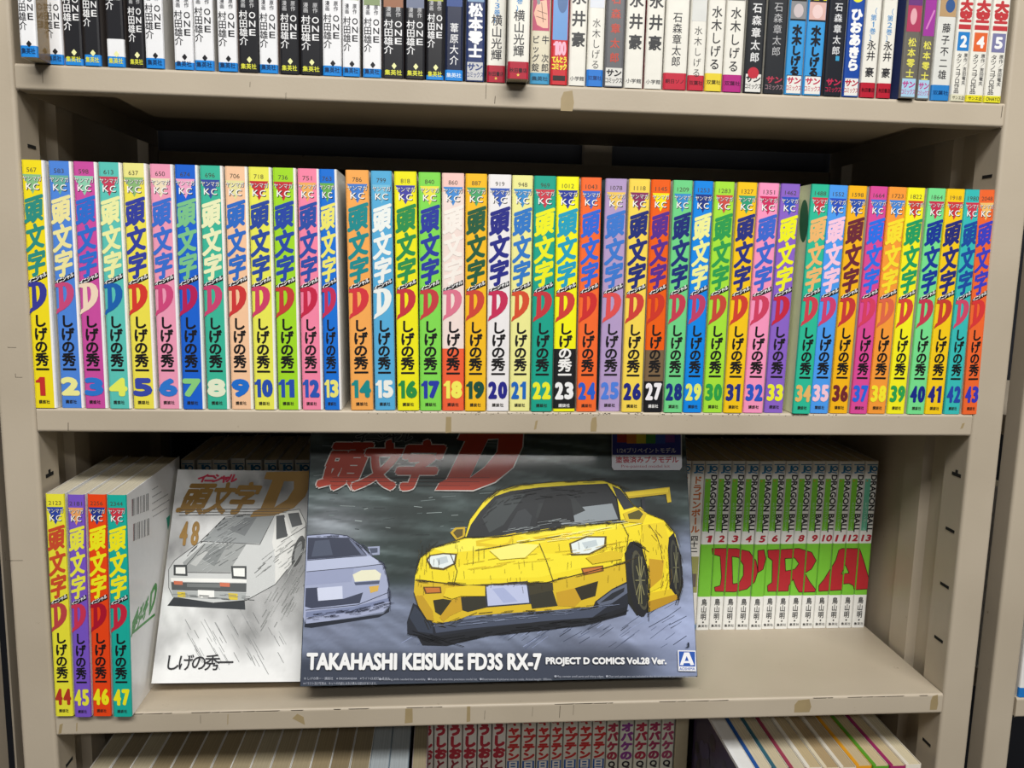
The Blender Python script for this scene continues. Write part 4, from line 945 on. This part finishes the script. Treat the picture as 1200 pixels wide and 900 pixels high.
f, b = one((W0, 'e8d03c'), '水木しげる', 62, 8.4, 9.4, '3a3a3c', .015, 13, '双葉社', '4c4420', pic(66, 78, 'e0b0a8')); rows.append((825.2, 845.6, f, b, .2, 'white comic spine with a yellow foot, on the top shelf', {}))
f, b = one((W0, 'b42c80'), '水木しげる', 62, 8.4, 9.6, '3a3a3c', .015, 12.5, '双葉社', '4c1438', pic(66, 78, '8c8884')); rows.append((846.2, 868.6, f, b, .2, 'white comic spine with a magenta foot, on the top shelf', {}))
def bkdot(P, w): P.rect(-w/2+1.2, .6, w/2-1.2, 13.6, 'e2e0da')
def dot(P, w): pass
def s37(P, w):
    sunspec('石森章太郎', 66, 7.6, 8.9, 'dcdcdc', .02, '2c2c2e', '2c2c2e', None, bkdot)(P, w); P.ell(-.02*w, 14.5, .3*w, 4.2, 'c03040', 20); P.rect(-.15*w, 70, .15*w, 74, 'e0e0e0')
rows.append((870.6, 892.4, s37, [(0, TOPH, '26282c')], .1, 'black comic spine with white characters and a red dot over the publisher block', {}))
rows.append((894, 918, sunspec('石森章太郎', 67, 7.2, 8.0, 'b8b8ba', .0, 'b03c50', 'a08088'), [(0, TOPH, '2a2c30')], .3, 'charcoal comic spine with grey characters, right of the spine with the red dot', {}))
def mz(c):
    def e(P, w): P.rect(-w/2+.9, 69, w/2-.9, 120, 'e8dc2c'); P.rect(-w/2+.9, 55, w/2-.9, 67.8, c); P.ell(0, 61, .28*w, 5, blend(c, 'f4e0e0', .5)); P.rect(-w/2+.9, 53.8, w/2-.9, 55, '1c1c20'); P.rect(-w/2+.9, 67.8, w/2-.9, 69, '1c1c20'); P.rect(-w/2+.9, 13.4, w/2-.9, 14.2, '1c2c48')
    return e
def ten(t): return lambda P, w: P.em(t, 0, 74, w*.85, 11, '1c1c20', .06)
rows.append((918.7, 939.3, sunspec('水木しげる', 51, 7.8, 7.5, '1c1c24', .06, 'c03050', 'c03050', 'e8e6e0', seq(mz('8a8a8c'), ten('伝'))), [(0, TOPH, '3c98d8')], .1, 'sky blue comic spine with bold black characters and a grey picture square', {}))
rows.append((940, 962, sunspec('水木しげる', 51, 7.8, 7.6, '1c1c24', .06, 'c03050', 'c03050', 'e8e6e0', seq(mz('d8b0a8'), ten('ん'))), [(0, TOPH, '3c98d8')], .1, 'sky blue comic spine with bold black characters and a pink picture square', {}))
rows.append((964.5, 986, sunspec('石森章太郎', 69, 6.6, 7.9, 'd8d8da', .015, 'c02c50', 'c02c50', None, lambda P, w: (P.rect(.02*w, 26, .22*w, 29.5, '3c9cc8'), P.ell(0, 75, .3*w, 5, '707478'))), [(0, TOPH, '20222a')], .1, 'black comic spine with red publisher lettering and a small blue square', dict(left='5c4848')))
rows.append((986.6, 1006, sunspec('ひおあきら', 65, 9.4, 9.2, 'f0f0f0', .07, 'b82c40', 'b82c40', 'e8e6e0', lambda P, w: (P.ell(0, 76, .42*w, 7, 'e8e43c'), P.fit('1', -.1*w, 72, .12*w, 82, 'c03028', .07))), [(0, TOPH, '1c48a0')], .2, 'royal blue comic spine with bold white rounded characters and a yellow circle', {}))
for k_, (a, c_) in enumerate(((1007, 1025.3), (1027, 1043.5))):
    f, b = one((W0, 'b82034'), '永井', 42.5 , 7.4, 7.8, '303034', .01, 11, '秋田書店', '4c1018', seq(txt('（第'+str(k_+1)+'巻）', 0, 66, 5.0, 4.9, '3c8cc8', .01), txt('豪', 0, 22.5, 7.4, 7.6, '303034', .02), lambda P, w: P.ell(0, 76, .4*w, 4, 'b82034')))
    rows.append((a, c_, f, b, .1, ('narrow white red-footed comic spine, right of the royal blue one with white rounded characters', 'narrow white red-footed comic spine, left of the dark blue cover, top shelf')[k_], {}))
def mat2(P, w): P.rect(-w/2+.9, 49, w/2-.9, 68, 'b04060'); P.ell(-.05*w, 60, .2*w, 6, 'e0a8b0'); P.rect(-w/2+.9, 68, w/2-.9, 120, '6c3c7c'); P.rect(-w/2+1, 1, w/2-1, 14.5, 'a8cce4')
def mat3(P, w): P.rect(-w/2+.9, 47, w/2-.9, 120, 'a03c9c'); P.rect(-w/2+1, 1, w/2-1, 14.5, 'a8cce4'); P.line([(-.2*w, 52), (.3*w, 66)], 1.4, 'd080c0')
rows.append((1053.5, 1072.5, sunspec('松本零士', 45, 6.8, 7.6, 'e8e060', .02, 'b84890', 'b84890', None, mat2), [(0, TOPH, '6c6860')], -3, 'grey-brown comic spine with yellow characters and light blue foot, beside the dark blue cover', dict(left='2c3c74')))
rows.append((1073, 1088.6, sunspec('松本零士', 44, 6.4, 7.6, 'e8e060', .02, 'b84890', 'b84890', None, mat3), [(0, TOPH, '6c6860')], -.5, 'narrow grey-brown comic spine with yellow characters, left of the pale blue-footed spine', {}))
f, b = one(('dcdcd6', '2c80c8'), '藤子不二雄', 58, 7.0, 8.6, '303034', .01, 11.5, '双葉社', '143c70', pic(62, 120, 'b89870', (.1, 70, .25, 5, '3c5c90'))); rows.append((1090, 1112, f, b, .2, 'pale comic spine with spaced black characters and blue foot, beside the white 2', {}))
def oh(n_, c, foot, fcol, ftxt):
    def e(P, w):
        P.L = 1
        for v, ch in ((71, '大'), (63, '空'), ): P.em(ch, 0, v, w*.8, 8.5, 'c03c40', .09, layer=P.L+1)
        P.L += 1; P.rect(-w/2+1.2, 53.5, w/2-1.2, 57, 'c03c40')
        P.rect(-w*.38, 37.5, w*.38, 51.5, c); P.fit(n_, -w*.22, 40, w*.24, 49, 'f0f0f0', .06)
        P.col_text('タツノコプロ作品', -w*.18, 35.5, w*.36, 3.7, '303034', .01, hv=4.2); P.col_text('原作／吉田竜夫', w*.24, 36, w*.26, 3.4, '4a4a4c', .01)
        L = P.L+1; 
        if ftxt == 'OHAYO': P.fit('OHAYO', -w*.4, 1.2, w*.4, 4.0, '303034', .0)
        else:
            for j, ch in enumerate(ftxt): P.em(ch, (-.3+.2*j)*w, 2.6, w*.2, 3, '4a4a30', .01, layer=L)
    return e, [(0, 5, fcol), (5, TOPH, W0)]
for (a, c_, n_, c, fc, ft) in ((1113.2, 1131, '2', '2c80c8', 'dcd8bc', 'サンエ企'), (1131.6, 1151.8, '4', 'e06838', 'e8dc30', 'サンエ企'), (1152.6, 1173, '5', '7c7ca4', 'e8e030', 'OHAYO')):
    f, b = oh(n_, c, None, fc, ft); rows.append((a, c_, f, b, .1, f"cream comic spine with a white {n_} in a {dict(zip('245', ('blue', 'orange', 'lavender')))[n_]} square, right end of top shelf", dict(page='d8ccb0') if False else {}))
for (a, c_, f, b, y0, lab, kw) in rows:
    r_ = topbook(a, c_, f, y0=y0, bands=b, **kw); tag(r_, lab, 'comic book', 'assorted old comics on the right of the top shelf')

# ------------------------------------------------------------------ bottom shelf
ZBK = ZF+182
xs = np.linspace(10, 279, 17)
for i in range(16):
    w = xs[i+1]-xs[i]-.4; h = 182-rs.uniform(0, 1.5)
    pc = rs.choice(['9c8c6c', 'a89a7c', '8c7c5e', 'b0a488', '94866a']); cc = rs.choice(['e8e6e0', 'dcdad4', 'f0eeea'])
    if i >= 14: pc = 'a8b0b4'; cc = '8c9ca8'
    root, m, P, done = book('comic_book', ((xs[i]+xs[i+1])/2, rs.uniform(0, 2.5), ZF+.15), w, h, 128, [(0, h, rs.choice(['c8c4bc', '8c98a8', 'b8a898', '70788c']))], left=cc, right=cc, page=pc)
    # covers stand proud of the browned pages
    done(); tag(root, ('browned' if i < 14 else 'grey-edged')+f" comic seen from its top edge, {ORD[i]} from the left on the bottom shelf", 'comic book', 'comics seen from above at the left of the bottom shelf')
root, m, P, done = book('comic_book', (288.2, 1.5, ZF+.15), 12.5, 181, 128, [(0, 181, 'b4a4a4')], left='a89c9c', right='b09c9e', page='a09478')
Q = Print(m, lambda u, v, k: (6.25+k, u, v))
for k in range(22): Q.ell(rs.uniform(8, 120), rs.uniform(90, 170), rs.uniform(3, 9), rs.uniform(3, 9), rs.choice(['c4b4b4', '9c888c', '8c7478', 'd0c4c2']), 12, rs.random()*3, layer=1+k)
done(); tag(root, 'comic with a mottled pinkish grey cover, left of the white red-lettered set', 'comic book')
# a set further back with red lettering
def back_set(pxs, word, col, low, lowcol, colour, grp, geo):
    for i, (a, b) in enumerate(pxs):
        A, B = hit(a, 880, 1, YD)[0], hit(b, 880, 1, YD)[0]; w = B-A
        root, m, P, done = book('comic_book', ((A+B)/2, YD+rs.uniform(-.5, .5), ZF+.15), w, 176, 113, [(0, 176, colour)], wrap=1.7, wrap_r=1.7, r=1.3, page='b8a888')
        vt, pt = geo
        P.col_text(word, 0, vt, w*.92, pt, col if not isinstance(col, list) else col[i % len(col)], .085)
        if low == '|': P.rect(-w*.42, 62, w*.42, vt-pt*len(word)-.5, lowcol); P.col_text('日日', 0, vt-pt*len(word)-.5, w*.8, 9, 'e8e4dc', .05)
        elif low: P.col_text(low, 0, vt-pt*len(word), w*.8, pt, lowcol, .06)
        done(); tag(root, f"{grp[0]}, {ORD[i]} from left, bottom shelf", 'comic book', grp[1])
back_set([(495.5,507.5),(508.6,524),(525,541.3),(542.2,558.4),(559.5,575.4),(576.6,592.4)], 'うしお', 'b02c3c', 'とら', '8c2c38', 'e0dcd4', ('white comic spine with dark red rounded lettering', 'white comics with red lettering'), (153, 12.8))
back_set([(593.4,609.6),(611,627.6),(628.8,643.8),(644.8,659),(660,676.5),(677.4,693),(694,709.4)], 'キャプテン', 'c03030', '|', '2c60a8', 'dcd8cc', ('comic spine with slanted red lettering above blue', 'comics with slanted red lettering'), (158.5, 9.5))
back_set([(710.4,724.2),(726,741.6),(742.8,758),(759,773.4),(774.4,789)], 'オバケの', ['a83048', '8c3c8c', 'b03048', 'a03458', 'a84868'], 'Q', '302c30', 'dcdccc', ('comic spine with plum-red katakana lettering', 'comics with plum-red katakana'), (150, 10.4))
A, B = hit(790.5, 880, 1, YD)[0], hit(806, 880, 1, YD)[0]
root, m, P, done = book('comic_book', ((A+B)/2, YD, ZF+.15), B-A, 176, 113, [(0, 176, 'b8ac90')], wrap=1.7, wrap_r=1.7, r=1.3); done()
tag(root, 'plain tan comic spine without lettering on the bottom shelf', 'comic book')
# right group, seen from above
gx = [X[0] for X in [hit(px, 900, 2, ZBK) for px in (873, 899, 921, 944, 958, 978, 1001, 1018, 1036, 1054, 1073)]]+[0]
yq = hit(900, 900, 2, ZBK)[1]
gx = [hit(px, 900, 2, ZBK)[0] for px in (866, 886, 906, 926, 946, 966, 986, 1006, 1026, 1046, 1066, 1086)]
RC = [('f0f0f0','3860a8','e8e6e2'),('f0eeea','2858a0','d8ccb0'),('e8e0cc','386878','cfc0a0'),('eae4d8','a04058','d0c4a8'),('e8e2d4','e8e2d4','c8b48c'),('e4dac4','e0d4b8','b49c74'),('e8dcc0','e4dccc','bca680'),('e8c040','e4a028','ccb890'),('e8dcc0','60a030','d0bc94'),('e8d8c0','a02c64','d0bc94'),('ece4d4','e8e0d0','dccfae')]
for i in range(11):
    w = gx[i+1]-gx[i]-.4; c1, c2, pc = RC[i]
    root, m, P, done = book('comic_book', ((gx[i]+gx[i+1])/2, (.5, 2, 1)[i % 3], ZF+.15), w, 181, 128, [(0, 181, c2)], left='30244c' if i == 0 else c2, right=c1, page=pc)
    m.box(-w/2-.05, 1.8, 178, -w/2+3.4, 127, 181.3, c2 if i else 'f0f0f0')
    if i == 0:
        m.box(-w/2+2, 2, 180, w/2-1, 127, 181.2, 'ececea')
        Q = Print(m, lambda u, v, k: (-w/2-k, u, v))
        for k in range(26): Q.ell(rs.uniform(8, 120), rs.uniform(60, 172), rs.uniform(3, 10), rs.uniform(3, 10), rs.choice(['241c3c', '3c3468', '1c1828', '4c4484']), 12, rs.random()*3, layer=1+k)
    done(); tag(root, ['white-topped comic with a dark purple cover', 'comic edged in blue', 'comic edged in slate', 'comic edged in red', 'cream comic, first of three plain ones', 'tan comic, second of three plain ones', 'cream comic, third of three plain ones', 'comic edged in orange', 'comic edged in green', 'comic edged in magenta', 'cream comic nearest the right side panel'][i]+' seen from above on the bottom shelf', 'comic book', 'comics seen from above at the right of the bottom shelf')
# book in the neighbouring unit
root, m, P, done = book('comic_book', (823.5, 1, -253.8), 17, 176, 112, [(0, 9, '2478c8'), (9, 176, 'eceae6')], left='e8e6e2')
done()
tag(root, 'white comic spine with a blue foot at the right edge, in the neighbouring bookshelf', 'comic book')
